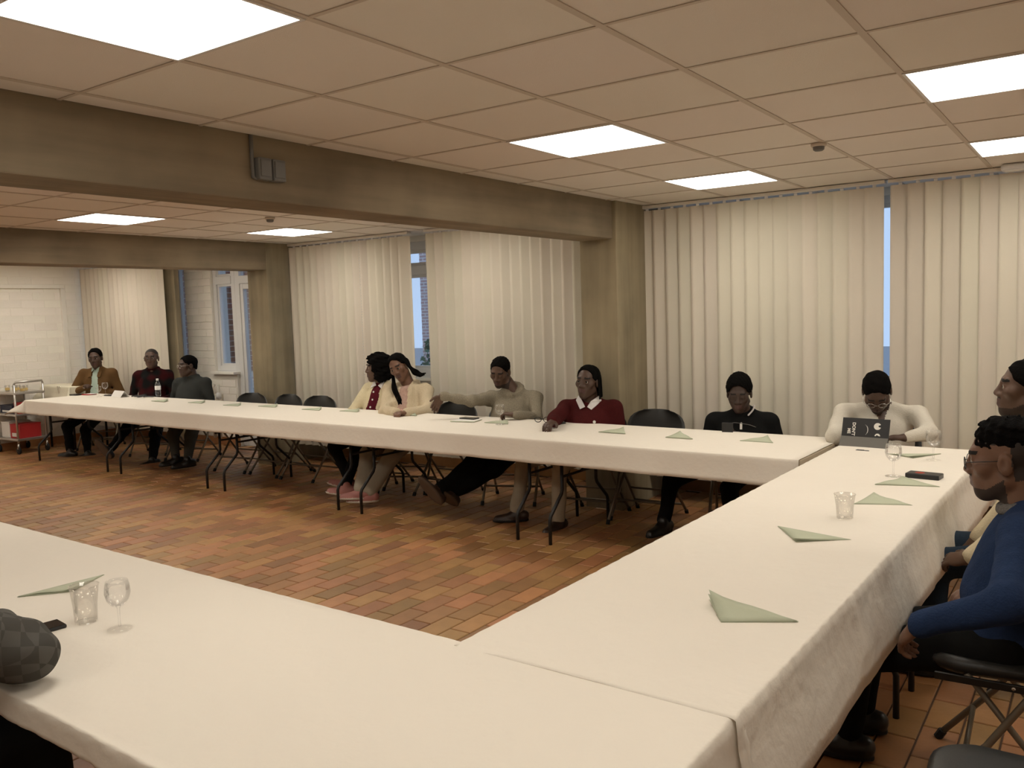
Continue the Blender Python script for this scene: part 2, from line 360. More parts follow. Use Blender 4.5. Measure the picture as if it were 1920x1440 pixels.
def window(x0, x1, z0, z1, splits=(), transom=None, fw=.055, sill=True):
    wn[0] += 1
    w = empty('window_%d' % wn[0], ((x0+x1)/2, 7.03, z0), **S); ox = (x0+x1)/2
    def bx(a, b, nm='window_frame', m='frame_white'): return MB().box((a[0]-ox, a[1]-7.03, a[2]-z0), (b[0]-ox, b[1]-7.03, b[2]-z0), .004).build(nm, m, w)
    ya, yb = 6.99, 7.07
    bx((x0, ya, z0), (x0+fw, yb, z1)); bx((x1-fw, ya, z0), (x1, yb, z1)); bx((x0+fw, ya, z0), (x1-fw, yb, z0+fw)); bx((x0+fw, ya, z1-fw), (x1-fw, yb, z1))
    xs = [x0]+list(splits)+[x1]
    for s_ in splits: bx((s_-fw/2, ya, z0+fw), (s_+fw/2, yb, z1-fw), 'mullion')
    zs = [z0+fw, z1-fw]
    if transom: bx((x0+fw, ya-.005, transom-.05), (x1-fw, yb+.005, transom+.05), 'transom_bar'); zs = [z0+fw, transom-.05, transom+.05, z1-fw]
    for i in range(len(xs)-1):
        for k in range(0, len(zs), 2):
            a, b = xs[i]+(fw if i == 0 else fw/2), xs[i+1]-(fw if i == len(xs)-2 else fw/2)
            MB().box((a-ox, .0, zs[k]-z0), (b-ox, .006, zs[k+1]-z0)).build('pane', 'window_glass', w)
            # casement of this pane
            c = .03; m_ = MB()
            for (p, q) in (((a, zs[k]), (a+c, zs[k+1])), ((b-c, zs[k]), (b, zs[k+1])), ((a+c, zs[k]), (b-c, zs[k]+c)), ((a+c, zs[k+1]-c), (b-c, zs[k+1]))):
                m_.box((p[0]-ox, -.02, p[1]-z0), (q[0]-ox, .03, q[1]-z0))
            m_.build('casement', 'frame_white', w)
    if sill: bx((x0-.02, 6.88, z0-.035), (x1+.02, ya, z0-.002), 'window_sill', 'white_paint')
    return w
window(-7.50, -5.84, .95, 2.40, (-6.67,), 2.10, fw=.09); window(-5.84, -3.55, .95, 2.40, (-4.7,), 2.10, fw=.09)
window(-3.12, -1.92, .95, 2.40, (), None); window(-1.92, -.72, .95, 2.40); window(-.72, .48, .95, 2.40); window(.48, 1.9, .95, 2.40); window(1.9, 3.28, .95, 2.40)
window(-11.95, -10.45, .95, 2.40, (-11.2,)); window(-10.45, -10.2, .95, 2.40, fw=.03)
window(-9.64, -9.19, .97, 2.40, (), 2.15, fw=.07)
# glazed door beside it
d = empty('door_1', (-8.79, 7.03, 0), **S)
for a, b, nm in (((-.40, -.04, 0), (-.31, .04, 2.40), 'door_frame'), ((.33, -.04, 0), (.42, .04, 2.40), 'door_frame'), ((-.31, -.04, 2.30), (.33, .04, 2.40), 'door_frame'),
                 ((-.31, -.045, 2.09), (.33, .045, 2.19), 'transom_bar'), ((-.31, -.03, .0), (.33, .03, .14), 'door_rail'), ((-.31, -.03, .14), (-.255, .03, 2.09), 'door_stile'),
                 ((.275, -.03, .14), (.33, .03, 2.09), 'door_stile'), ((-.255, -.03, 2.02), (.275, .03, 2.09), 'door_rail')):
    MB().box(a, b, .004).build(nm, 'frame_white', d)
MB().box((-.255, -.004, .14), (.275, .004, 2.02)).build('pane', 'window_glass', d); MB().box((-.31, -.004, 2.19), (.33, .004, 2.30)).build('pane', 'window_glass', d)
MB().tube([(.30, -.03, 1.0), (.30, -.075, 1.0), (.20, -.075, 1.0)], .009).build('door_handle', 'steel', d)
# ---- outside
MB().box((-30, 7.2, -.3), (12, 34, -.12)).build('ground_outside', 'paving', **S)
bwall = MB().box((-11.45, 7.3, -.12), (-11.212, 9.3, 2.9)).build('garden_wall', 'mortar_ext', label='red brick garden wall with pale joints seen through narrow left windows', cat='wall')
brick_run(bwall, 'brick_red', (-11.212, 7.3, 0), (0, 1, 0), 2.0, -.1, 2.7, .22, .083, .016, j=.012)
lw = MB().box((-14.6, 9.9, -.12), (-10.4, 10.1, .62)).build('low_wall', 'mortar_ext', label='low brick wall with pale coping outside the glazed door', cat='wall')
brick_run(lw, 'brick_red', (-14.6, 9.9, 0), (1, 0, 0), 4.2, -.1, .60, .22, .078, .014, j=.011)
MB().box((-14.65, 9.85, .62), (-10.35, 10.15, .70), .01).build('coping', 'mortar_ext', lw)
MB().box((-13.87, 16.0, -.12), (-6, 16.4, 4.2)).build('house_wall', 'brick_far', label='distant pinkish brick house wall outside the gap between blinds', cat='building')
MB().box((-13.97, 15.9, 4.2), (-5.9, 16.5, 4.4)).build('parapet', 'mortar_ext', bpy.data.objects['house_wall'])
def bush(name, c, r, h, n, label, trunk=None):
    e = empty(name, (c[0], c[1], -.12), label=label, cat='plant'); mb = MB(); R = random.Random(hash(name) % 999+int(c[0]*10))
    for i in range(n):
        a = R.uniform(0, 6.28); q = R.random()**.5; zz = R.uniform(.05, 1)
        p = np.array([math.cos(a)*q*r*math.sin(math.pi*min(.95, zz*.8+.15)), math.sin(a)*q*r*math.sin(math.pi*min(.95, zz*.8+.15)), zz*h])
        s = R.uniform(.05, .11); u = np.array([R.uniform(-1, 1) for _ in range(3)]); u /= np.linalg.norm(u); w = np.cross(u, [R.uniform(-1, 1), R.uniform(-1, 1), .3]); w /= np.linalg.norm(w)
        mb.add([p-u*s, p+w*s*.5, p+u*s, p-w*s*.5], [(0, 1, 2, 3)])
    mb.build('foliage', 'leaf', e, kind='stuff')
    MB().tube([(0, 0, 0), (.03, .02, h*.4), (-.02, .03, h*.75)], [.05, .04, .02]).build('trunk', 'bark', e)
bush('garden_shrub', (-12.6, 11.4), .9, 2.9, 1500, 'dark green shrub growing beyond the low brick wall')
bush('young_tree', (-11.9, 14.6), .7, 1.5, 700, 'leafy shrub seen through the gap between the blinds')
# ================================================================== LIGHT PANELS
def panel(cx, cy, label):
    e = empty('ceiling_light', (cx, cy, CEIL-.004), label=label, cat='ceiling light', group='square ceiling light panels'); h = .297; t = .012
    f = MB()
    for a, b in (((-h, -h), (h, -h+t)), ((-h, h-t), (h, h)), ((-h, -h+t), (-h+t, h-t)), ((h-t, -h+t), (h, h-t))): f.box((a[0], a[1], -.004), (b[0], b[1], .012))
    f.build('frame', 'frame_white', e); MB().box((-h+t, -h+t, -.0015), (h-t, h-t, .006)).build('diffuser', 'panel_light', e)
L1 = {(1, -1): 'glowing square ceiling panel at top left, the largest one', (1, 3): 'glowing square ceiling panel in the middle, in front of the smaller one by the blinds',
      (1, 6): 'small glowing square ceiling panel close to the blinds, left of the smoke detector', (4, 3): 'glowing square ceiling panel at the right edge, the larger of the two there',
      (4, 6): 'glowing square ceiling panel at the right edge by the blinds, the smaller of two', (4, -1): 'ceiling panel overhead just above the picture, over the right-hand table',
      (1, -5): 'added unseen ceiling panel behind the viewer on the left', (4, -5): 'added unseen ceiling panel behind the viewer on the right', (7, 3): 'added ceiling panel beyond the right edge of the picture, nearer one', (7, 6): 'added ceiling panel beyond the right edge of the picture, by the blinds'}  # right-hand pair added out of view to brighten the cloth drape
for a, b in lights1: panel(gx(a)+.3, gy(b)+.3, L1[(a, b)])
L2 = {(-6.78, 3): 'glowing ceiling panel beyond the concrete beam, the left one', (-6.78, 6): 'glowing ceiling panel beyond the beam, the right one near the blinds',
      (-6.78, -1): 'ceiling panel beyond the beam, out of sight at far left', (-4.98, 3): 'ceiling panel hidden behind the front beam, middle', (-4.98, 6): 'ceiling panel hidden behind the front beam, near the blinds', (-4.98, -1): 'ceiling panel hidden behind the front beam, near end'}
for x, b in lights2: panel(x+.3, gy(b)+.3, L2[(x, b)])
for i, (x, b) in enumerate(((-9.3, 3), (-9.3, 6), (-11.1, 3), (-11.1, 6), (-9.3, -1), (-11.1, -1))):
    panel(x+.3, gy(b)+.3, 'ceiling panel hidden above the rear bay, ' + ['centre', 'by the door', 'by the left wall', 'in the far corner', 'near end', 'added at the near end by the left wall'][i])  # last panel is an unseen addition that brightens the left wall
# ================================================================== VERTICAL BLINDS
sm = MB(); n_ = 5; hw = .0635; H0, H1 = .20, CEIL-.045
vs = []
for t_ in (0, .0012):
    for k in range(n_+1):
        x = -hw+2*hw*k/n_; y = .0035*math.cos(math.pi*(k/n_-.5))+t_
        vs += [(x, y, H0), (x, y, H1)]
fs = []
for k in range(n_): fs += [(2*k, 2*k+2, 2*k+3, 2*k+1), (2*(n_+1)+2*k, 2*(n_+1)+2*k+1, 2*(n_+1)+2*k+3, 2*(n_+1)+2*k+2)]
for k in (0, n_): fs.append((2*k, 2*k+1, 2*(n_+1)+2*k+1, 2*(n_+1)+2*k))
slat_me = sm.add(vs, fs).mesh('slat', True); slat_me.materials.append(MATS['slat'])
hook_me = MB().box((-.012, -.002, H1), (.012, .003, CEIL-.028)).mesh('hanger'); hook_me.materials.append(MATS['frame_white'])
def blind(x0, x1, label, tilt, dev, pitch=.112, y=6.50):
    e = empty('vertical_blind', ((x0+x1)/2, y, 0), label=label, cat='blind', group='vertical slat blinds'); n = max(1, round((x1-x0)/pitch)); p = (x1-x0)/n; ox = (x0+x1)/2
    MB().box((x0-ox-.02, -.035, CEIL-.03), (x1-ox+.02, .035, CEIL-.0045), .004).build('headrail', 'headrail', e)
    for i in range(n):
        s = link('slat', slat_me, parent=e, loc=(x0-ox+p*(i+.5), 0, 0)); s.rotation_euler = (0, 0, math.radians(tilt+random.uniform(-dev, dev)))
        link('hanger', hook_me, parent=s)
g2a, g2b = WY(771, 600, 6.5)[0], WY(807, 600, 6.5)[0]
blind(WY(1206, 600, 6.5)[0], WY(1654, 600, 6.5)[0], 'closed cream vertical blind right of the front concrete column', 9, 3)
blind(WY(1671, 600, 6.5)[0], 3.4, 'closed cream vertical blind at the right edge behind the man in white', 11, 4)
blind(-7.52, g2a, 'cream vertical blind in the second bay, left of the window gap', 29, 8)
blind(g2b, -3.52, 'cream vertical blind between the window gap and the front column', 27, 6)
blind(-11.95, -10.0, 'cream vertical blind in the far left bay behind the man in brown', 12, 7)

# ================================================================== TABLES AND CLOTHS
TZ = .735
FAR = ((-1.40, 4.79), -.031); RGT = ((-1.394, 1.72), math.pi/2-.021); NEAR = ((-.66, .905), -.020)
leg_cache = {}
def table(frame, a0, a1, b0, b1, label):
    (ox, oy), rz = frame; L = a1-a0; D = b1-b0; c, s = math.cos(rz), math.sin(rz); mx, my = (a0+a1)/2, (b0+b1)/2
    e = empty('folding_table', (ox+c*mx-s*my, oy+s*mx+c*my, 0), rz, label=label, cat='table', group='folding tables of the U')
    MB().box((-L/2+.004, -D/2+.01, TZ-.035), (L/2-.004, D/2-.01, TZ), .006).build('tabletop', 'laminate', e)
    for sx in (-1, 1):
        x = sx*(L/2-.14)
        for sy in (-1, 1):
            yt, yf = sy*(D/2-.20), sy*(D/2-.035)
            o = MB().tube([(x, yt, TZ-.036), (x, yt, .36), (x, yt+sy*.012, .33), (x, yf-sy*.012, .20), (x, yf, .17), (x, yf, .0)], .0125, 8).build('leg', 'black_steel', e, True)
        MB().tube([(x, -(D/2-.20), .45), (x, D/2-.20, .45)], .010, 8).build('crossbar', 'black_steel', e, True)
        MB().tube([(x, 0, .45), (x-sx*.32, 0, TZ-.03)], .008, 6).build('brace', 'black_steel', e, True)
    return e
for i in range(5):
    table(FAR, -1.88*(i+1), -1.88*i, 0, .86, 'folding table under the long far cloth, ' + ['at the right, before the man in black', 'before the man in maroon and man in grey', 'before the two women in cream', 'before the three empty chairs', 'at the left end, before the man in brown'][i])
for i in range(2):
    table(RGT, 1.875*i, 1.875*(i+1), -.75, 0, 'black-legged folding table under the right-hand cloth, ' + ['its near half', 'its far half before the man in white'][i])
for i in range(3):
    table(NEAR, -1.88*(i+1), -1.88*i, 0, .80, 'folding table under the near cloth, ' + ['at the right corner', 'before the man in plaid', 'at the left, out of the picture'][i])
def cloth(name, frame, a0, a1, b0, b1, drops, res, label, m='cloth', z=TZ+.003, flare=.12, seed=1, wav=.006, creases=(), top_wob=.0012, crinkle=0., end_flare=None):
    (ox, oy), rz = frame; da0, da1, db0, db1 = drops; R = random.Random(seed); ph = [R.uniform(0, 6.28) for _ in range(8)]
    def axis(lo, hi, d0, d1):
        p = []
        if d0: p += [lo-d0+d0*k/7 for k in range(7)]+[lo-.012, lo-.004]
        p += list(np.linspace(lo, hi, max(2, int((hi-lo)/res)+1)))
        if d1: p += [hi+.004, hi+.012]+[hi+d1*(k+1)/7 for k in range(7)]
        return sorted(p)
    A = axis(a0, a1, da0, da1); B = axis(b0, b1, db0, db1); vs = []
    for a in A:
        for b in B:
            ca, cb = min(max(a, a0), a1), min(max(b, b0), b1); ea, eb = a-ca, b-cb; e = math.hypot(ea, eb)
            if e < 1e-6:
                zz = z+top_wob*(math.sin(a*3.1+ph[0]+b*2)+math.sin(b*9+ph[1]+a*1.3)); vs.append((a, b, zz+.0012)); continue
            ux, uy = ea/e, eb/e; s = a if abs(eb) > abs(ea) else b; q = min(1, e/.17)
            w = wav*q*(math.sin(s*7+ph[2])+.7*math.sin(s*15+ph[3])+.5*math.sin(s*29+ph[4]))
            for cpos, camp, cw in creases: w += camp*q*math.exp(-e/.11)*1.6*math.exp(-((s-cpos)/cw)**2)
            if crinkle: w += crinkle*math.exp(-e/.09)*min(1, e/.02)*(abs(math.sin(s*38+6*math.sin(e*30)))+.6*abs(math.sin(s*23-e*60+ph[5])))
            fl = flare if end_flare is None or ea >= 0 else end_flare*abs(ux)+flare*abs(uy)
            both = min(abs(ea), abs(eb)); out = .010*(1-math.exp(-e/.01))+fl*e*q+both*.35+w
            vs.append((ca+ux*out, cb+uy*out, z+.001-max(0, e*math.sqrt(max(.1, 1-fl**2))-.008-both*.25)))
    nb = len(B); fs = [(i*nb+k, (i+1)*nb+k, (i+1)*nb+k+1, i*nb+k+1) for i in range(len(A)-1) for k in range(nb-1)]
    o = MB().add(vs, fs).build(name, m, None, True, label=label, cat='tablecloth', loc=(ox, oy, 0), rz=rz)
    so = o.modifiers.new('thickness', 'SOLIDIFY'); so.thickness = .0012; so.offset = 1
    return o
cloth('tablecloth', FAR, -9.42, -.005, -.006, .866, (.27, 0, .168, .12), .07, 'long white paper cloth on the far row of tables below the blinds', seed=3, wav=.006,
      creases=((-8.4, .03, .08), (-8.0, -.02, .12), (-5.1, .02, .06), (-3.3, .025, .06), (-6.9, .02, .10)), flare=.10, end_flare=.75)
cloth('tablecloth', RGT, -.02, 3.76, -.752, .004, (0, .14, .27, .05), .018, 'white paper cloth on the right-hand tables leading to the tablet', 'cloth_crinkle', TZ+.0058, .20, 5, .0022,
      creases=((.9, .02, .03), (1.9, .018, .03), (2.6, .02, .04)), crinkle=.007)
cloth('tablecloth', NEAR, -5.64, -.002, -.004, .804, (.2, .24, .07, .05), .022, 'white paper cloth on the near table at the bottom of the picture', 'cloth', TZ+.0035, .12, 8, .004, top_wob=.002, crinkle=.005)

# ================================================================== CHAIRS
def rounded(w, d, r, n=6, taper=0.):
    pts = []
    for cx, cy, a0 in ((w/2-r, d/2-r, 0), (-w/2+r, d/2-r, 90), (-w/2+r, -d/2+r, 180), (w/2-r, -d/2+r, 270)):
        for k in range(n+1):
            a = math.radians(a0+90*k/n); x, y = cx+r*math.cos(a), cy+r*math.sin(a); pts.append((x*(1-taper*(y/d+.5)), y))
    return pts
def cushion(w, d, r, h, taper=0.):
    """soft pad: stacked rounded outlines"""
    mb = MB(); vs = []; prof = [(-.020, 0), (-.006, .25), (0, .55), (-.004, .8), (-.022, 1.0), (-.08, 1.08)]
    P = rounded(w, d, r, 6, taper); n = len(P)
    for ins, t in prof:
        for x, y in P: q = math.hypot(x, y)+1e-6; k = max(0.05, 1+ins/q); vs.append((x*k, y*k, h*t))
    fs = [tuple(range(n-1, -1, -1))]
    for i in range(len(prof)-1): fs += [(i*n+k, i*n+(k+1) % n, (i+1)*n+(k+1) % n, (i+1)*n+k) for k in range(n)]
    fs.append(tuple((len(prof)-1)*n+k for k in range(n))); return mb.add(vs, fs)
cs = {}
def chair_proto():
    cs['seat'] = cushion(.43, .41, .12, .05, .12).xf(Matrix.Translation((0, 0, .425))).mesh('seat', True); cs['seat'].materials.append(MATS['vinyl'])
    b = MB(); n = 16; rows = 14; vs = []
    for side in (0, 1):
        for i in range(rows+1):
            t = .5-.5*math.cos(math.pi*i/rows)
            for k in range(n+1):
                u = k/n*2-1; hw = .245
                zc = .50+.32*t
                # super-ellipse outline
                tt = t*2-1; lim = max(0., 1-abs(tt)**(2.6 if tt > 0 else 5))**(1/3.0)
                x = u*hw*max(.45, lim)
                y = .19+.055*t-.05*(u*u)+(.018 if side else -.010)*(1-(abs(u)**6))*(1-abs(tt)**6)
                vs.append((x, y, zc))
    m = (rows+1)*(n+1); fs = []
    for i in range(rows):
        for k in range(n):
            a = i*(n+1)+k; fs.append((a, a+1, a+n+2, a+n+1)); fs.append((m+a, m+a+n+1, m+a+n+2, m+a+1))
    ring = [k for k in range(n+1)]+[i*(n+1)+n for i in range(1, rows+1)]+[rows*(n+1)+k for k in range(n-1, -1, -1)]+[i*(n+1) for i in range(rows-1, 0, -1)]
    for q in range(len(ring)): a, c = ring[q], ring[(q+1) % len(ring)]; fs.append((a, m+a, m+c, c))
    cs['backrest'] = b.add(vs, fs).mesh('backrest', True); cs['backrest'].materials.append(MATS['vinyl'])
    for s in (-1, 1):
        x = s*.205; xf = s*.225
        cs['fl%d' % s] = MB().tube([(x, .215, .62), (x, .16, .50), (xf, -.02, .22), (xf, -.19, .02)], .0115, 8).mesh('front_leg', True)
        cs['rl%d' % s] = MB().tube([(x*.93, -.08, .43), (x*.93, .07, .24), (xf*.93, .26, .02)], .0105, 8).mesh('rear_leg', True)
        for k in ('fl', 'rl'): cs[k+'%d' % s].materials.append(MATS['chair_steel'])
        cs['ff%d' % s] = MB().tube([(xf, -.183, .03), (xf, -.20, .0)], .0155, 8).mesh('foot_cap'); cs['rf%d' % s] = MB().tube([(xf*.93, .254, .03), (xf*.93, .27, .0)], .0155, 8).mesh('foot_cap')
        for k in ('ff', 'rf'): cs[k+'%d' % s].materials.append(MATS['rubber'])
        cs['rail%d' % s] = MB().box((s*.214-.006, -.17, .405), (s*.214+.006, .17, .43), .003).mesh('seat_rail'); cs['rail%d' % s].materials.append(MATS['black_steel'])
        rv = MB().lathe([(.006, -.002), (.006, .001), (.003, .0035)], n=8); rv.xf(Matrix.Rotation(s*math.pi/2, 4, 'Y')).xf(Matrix.Translation((s*.2205, .05, .4175)))
        cs['rivet%d' % s] = rv.mesh('rivet'); cs['rivet%d' % s].materials.append(MATS['chrome'])
    for k, p, r in (('cb1', [(-.222, -.085, .145), (.222, -.085, .145)], .009), ('cb2', [(-.208, .205, .085), (.208, .205, .085)], .009), ('cb3', [(-.195, .10, .205), (.195, .10, .205)], .008)):
        cs[k] = MB().tube(p, r, 8).mesh('crossbar', True); cs[k].materials.append(MATS['chair_steel'])
chair_proto()
def chair(x, y, rz, label):
    e = empty('folding_chair', (x, y, 0), rz, label=label, cat='chair', group='black padded folding chairs')
    link('seat', cs['seat'], parent=e); link('backrest', cs['backrest'], parent=e)
    for s in (-1, 1):
        l_ = link('leg', cs['fl%d' % s], parent=e); link('foot_cap', cs['ff%d' % s], parent=l_)
        l_ = link('leg', cs['rl%d' % s], parent=e); link('foot_cap', cs['rf%d' % s], parent=l_)
        r_ = link('seat_rail', cs['rail%d' % s], parent=e); link('rivet', cs['rivet%d' % s], parent=r_)
    for k in ('cb1', 'cb2', 'cb3'): link('crossbar', cs[k], parent=e)
    return e
chair(-7.72, 5.84, .10, 'empty black padded folding chair, left one of the three in a row')
chair(-7.16, 5.86, -.05, 'empty black padded folding chair, middle one of the three in a row')
chair(-6.64, 5.84, .05, 'empty black padded folding chair, right one of the three in a row')
chair(-4.86, 5.86, 0, 'empty black folding chair with the grey-sweatered man\'s arm over its back')
chair(-2.88, 5.88, .03, 'empty black folding chair between the man in maroon and the man in black')
chair(-.14, 2.20, -math.pi/2+.05, 'empty black folding chair at the bottom right corner, nearest the viewer')

# ================================================================== THINGS ON THE TABLES
CZ = TZ+.0068     # top of the cloths
def napkin(p, h, label, layers=4):
    """folded paper napkin: stacked triangular leaves, the upper ones lifting at the folded apex"""
    P = [np.array(q, float) for q in p]; c = sum(P)/3; e = empty('napkin', (c[0], c[1], CZ), label=label, cat='napkin', group='green paper napkins'); n = 6
    for L in range(layers):
        lift = h*(L/(layers-1))**1.4; vs = []; idx = {}; k0 = 1-.025*(L % 2)
        for t in (0, .0012):
            for i in range(n+1):
                for j in range(n+1-i):
                    a, b = i/n, j/n; w = 1-a-b; q = c+(P[0]*w+P[1]*a+P[2]*b-c)*k0
                    z = .0013*L+t+lift*(a**1.3)*(1-.35*b)+.002*L*math.sin(7*w+L)*a
                    idx[(t, i, j)] = len(vs); vs.append((q[0]-c[0], q[1]-c[1], z))
        fs = []
        for t in (0, .0012):
            for i in range(n):
                for j in range(n-i):
                    f = [(idx[(t, i, j)], idx[(t, i+1, j)], idx[(t, i, j+1)])]
                    if j < n-i-1: f.append((idx[(t, i+1, j)], idx[(t, i+1, j+1)], idx[(t, i, j+1)]))
                    fs += f if t else [q[::-1] for q in f]
        rim = [(i, 0) for i in range(n)]+[(n-k, k) for k in range(n)]+[(0, n-k) for k in range(n)]
        for q in range(len(rim)): a, b = rim[q], rim[(q+1) % len(rim)]; fs.append((idx[(0, *a)], idx[(0, *b)], idx[(.0012, *b)], idx[(.0012, *a)]))
        MB().add(vs, fs).build('leaf', 'napkin', e, True)
def nz(*q): return [WZ(x, y, CZ)[:2] for x, y in q]
def N(q, h, label): napkin(nz(*q), h, label)
# order: end tip, lifted apex, other tip
N(((1497, 1167), (1328, 1130), (1352, 1168)), .035, 'green folded napkin lifting at one end, nearest on the right-hand table')
N(((1458, 988), (1492, 1019), (1597, 1014)), .012, 'flat green folded napkin, second from the near end of the right-hand table')
N(((1711, 949), (1638, 934), (1600, 946)), .022, 'green folded napkin beside the plastic cup on the right-hand table')
N(((1640, 909), (1692, 902), (1763, 914)), .020, 'green folded napkin in front of the dark flat case')
N(((1663, 852), (1712, 860), (1765, 852)), .010, 'green folded napkin in front of the man in white')
N(((32, 1121), (137, 1112), (196, 1079)), .012, 'green folded napkin on the near table behind the plastic cup')
def farnap(cx, cy, label, w=.24, flip=1, h=.03):
    c = WZ(cx, cy, CZ)[:2]; u = np.array([math.cos(-.031), math.sin(-.031)])
    napkin([c-u*w/2*flip, c+np.array([.01*flip, .11])+u*.03*flip, c+u*w/2*flip], h, label)
farnap(1418, 829, 'green folded napkin before the man in black', .22, 1, .028)
farnap(1273, 822, 'green folded napkin between the empty chair and the man in black', .20, -1, .03)
farnap(1147, 812, 'green folded napkin before the man in maroon', .22, 1, .028)
farnap(930, 794, 'green folded napkin under the wine glass before the man in grey', .24, 1, .02)
farnap(765, 779, 'green folded napkin before the woman in fleece', .22, -1, .03)
farnap(653, 772, 'green folded napkin before the woman in cardigan', .24, 1, .02)
farnap(582, 769, 'green folded napkin before the right one of three empty chairs', .26, 1, .02)
farnap(500, 763, 'green folded napkin before the middle one of three empty chairs', .28, 1, .02)
farnap(432, 761, 'green folded napkin before the left one of three empty chairs', .26, 1, .02)
farnap(365, 756, 'green folded napkin before the man in dark grey', .26, 1, .02)
farnap(296, 753, 'green folded napkin in front of the water bottle', .28, 1, .02)
def wine_glass(p, label, s=1., water=False):
    e = empty('wine_glass', (p[0], p[1], CZ), label=label, cat='glass', group='stemmed wine glasses')
    MB().lathe([(.034*s, .0), (.034*s, .002*s), (.014*s, .006*s), (.004*s, .010*s)], n=28).build('foot', 'glass', e, True)
    MB().lathe([(.004*s, .010*s), (.0034*s, .03*s), (.0038*s, .062*s), (.008*s, .070*s)], n=14).build('stem', 'glass', e, True)
    MB().lathe([(.002, .068*s), (.018*s, .073*s), (.030*s, .088*s), (.0355*s, .108*s), (.034*s, .128*s), (.0305*s, .145*s), (.0295*s, .145*s), (.033*s, .128*s), (.0345*s, .108*s), (.029*s, .090*s), (.016*s, .0755*s), (.001, .071*s)], n=28, close=False).build('bowl', 'glass', e, True)
def pcup(p, label, h=.098):
    e = empty('plastic_cup', (p[0], p[1], CZ), label=label, cat='cup', group='clear plastic cups')
    MB().lathe([(.001, .003), (.029, .003), (.0295, 0), (.0312, .0), (.0335, h*.45), (.0405, h*.97), (.0398, h*.97), (.0328, h*.45), (.0295, .005), (.001, .004)], n=28, close=False).build('wall', 'plastic_cup', e, True)
    MB().tube([(.0412*math.cos(2*math.pi*k/28), .0412*math.sin(2*math.pi*k/28), h*.97) for k in range(28)], .0018, 6, closed=True).build('rim', 'plastic_cup', e, True)
wine_glass(WZ(225, 1180, CZ), 'empty wine glass beside the plastic cup on the near table', 1.0)
wine_glass(WZ(1675, 893, CZ), 'empty wine glass beside the dark flat case', 1.12)
wine_glass(WZ(1750, 863, CZ), 'wine glass near the arm of the man in white', 1.12)
wine_glass(WZ(938, 796, CZ), 'wine glass before the man in grey sweater', 1.1)
wine_glass(WZ(198, 741, CZ), 'wine glass before the man in brown jacket, right one', 1.1)
wine_glass(WZ(186, 744, CZ), 'wine glass before the man in brown jacket, left one', .9)
pcup(WZ(162, 1166, CZ), 'clear plastic cup beside the wine glass on the near table', .115)
pcup(WZ(1584, 973, CZ), 'clear plastic cup beside a napkin on the right-hand table', .105)
pcup(WZ(114, 738, CZ), 'short clear tumbler at the left end of the far table', .10)
def slab(name, p, w, d, h, rz, m, label, cat, parts=()):
    e = empty(name, (p[0], p[1], CZ), rz, label=label, cat=cat); MB().box((-w/2, -d/2, 0), (w/2, d/2, h), min(.004, h*.4)).build('body', m, e)
    for nm, a, b, mm in parts: MB().box(a, b).build(nm, mm, e)
    return e
_d = WZ(102, 1176, CZ)-WZ(30, 1196, CZ)
slab('phone', WZ(66, 1186, CZ), .15, .072, .011, math.atan2(_d[1], _d[0]), 'black_plastic', 'black phone by the plaid sleeve on the near table', 'phone', [('screen', (-.072, -.033, .011), (.072, .033, .0114), 'phone_glass')])
slab('pen', WZ(1617, 846, CZ), .075, .012, .007, -.06, 'black_plastic', 'small dark stick lying in front of the tablet', 'pen', [('clip', (-.03, -.003, .007), (.01, .003, .009), 'grey_plastic')])
pb = slab('flat_case', WZ(1733, 896, CZ), .155, .085, .024, -.12, 'black_plastic', 'thick dark flat case with a red emblem on top', 'case')
m_ = MB()
for k in range(3):
    r0 = .019-.006*k; m_.add([(r*math.cos(a)*1.15-.02, r*math.sin(a), .0243) for r in (r0, r0-.0035) for a in np.linspace(0, 2*math.pi, 25)[:-1]], [(i, (i+1) % 24, 24+(i+1) % 24, 24+i) for i in range(24)])
m_.build('emblem', 'print_red', pb)
# phone on papers, sunglasses and phone
ntb = slab('notepad', WZ(874, 789, CZ), .22, .15, .006, .2, 'napkin', 'pale papers under a dark phone before the empty chair', 'paper', [('sheet', (-.10, -.07, .006), (.11, .07, .0075), 'white_card')])
ph = empty('phone', (*WZ(880, 787, CZ)[:2], CZ+.008), -.05, label='dark phone lying on the pale papers', cat='phone'); MB().box((-.078, -.038, 0), (.078, .038, .010), .003).build('body', 'black_plastic', ph); MB().box((-.07, -.033, .010), (.07, .033, .0104)).build('screen', 'phone_glass', ph)
slab('phone', WZ(1043, 794, CZ), .145, .07, .010, -.2, 'black_plastic', 'phone lying before the man in maroon', 'phone', [('screen', (-.06, -.03, .010), (.06, .03, .0104), 'grey_plastic')])
def spectacles(name, loc, rz, m, label, w=.14):
    e = empty(name, loc, rz, label=label, cat='glasses'); 
    for s in (-1, 1):
        MB().tube([(s*.035+.026*math.cos(a), 0, .022+.020*math.sin(a)) for a in np.linspace(0, 2*math.pi, 17)[:-1]], .0028, 6, closed=True).build('rim', m, e, True)
        MB().tube([(s*.061, 0, .03), (s*.07, .01, .03), (s*.06, .10, .012)], .0025, 6).build('temple', m, e, True)
    MB().tube([(-.010, 0, .026), (0, -.003, .03), (.010, 0, .026)], .0025, 6).build('bridge', m, e, True)
spectacles('sunglasses', (*WZ(1017, 792, CZ)[:2], CZ), .3, 'black_plastic', 'dark sunglasses beside the phone of the man in maroon')
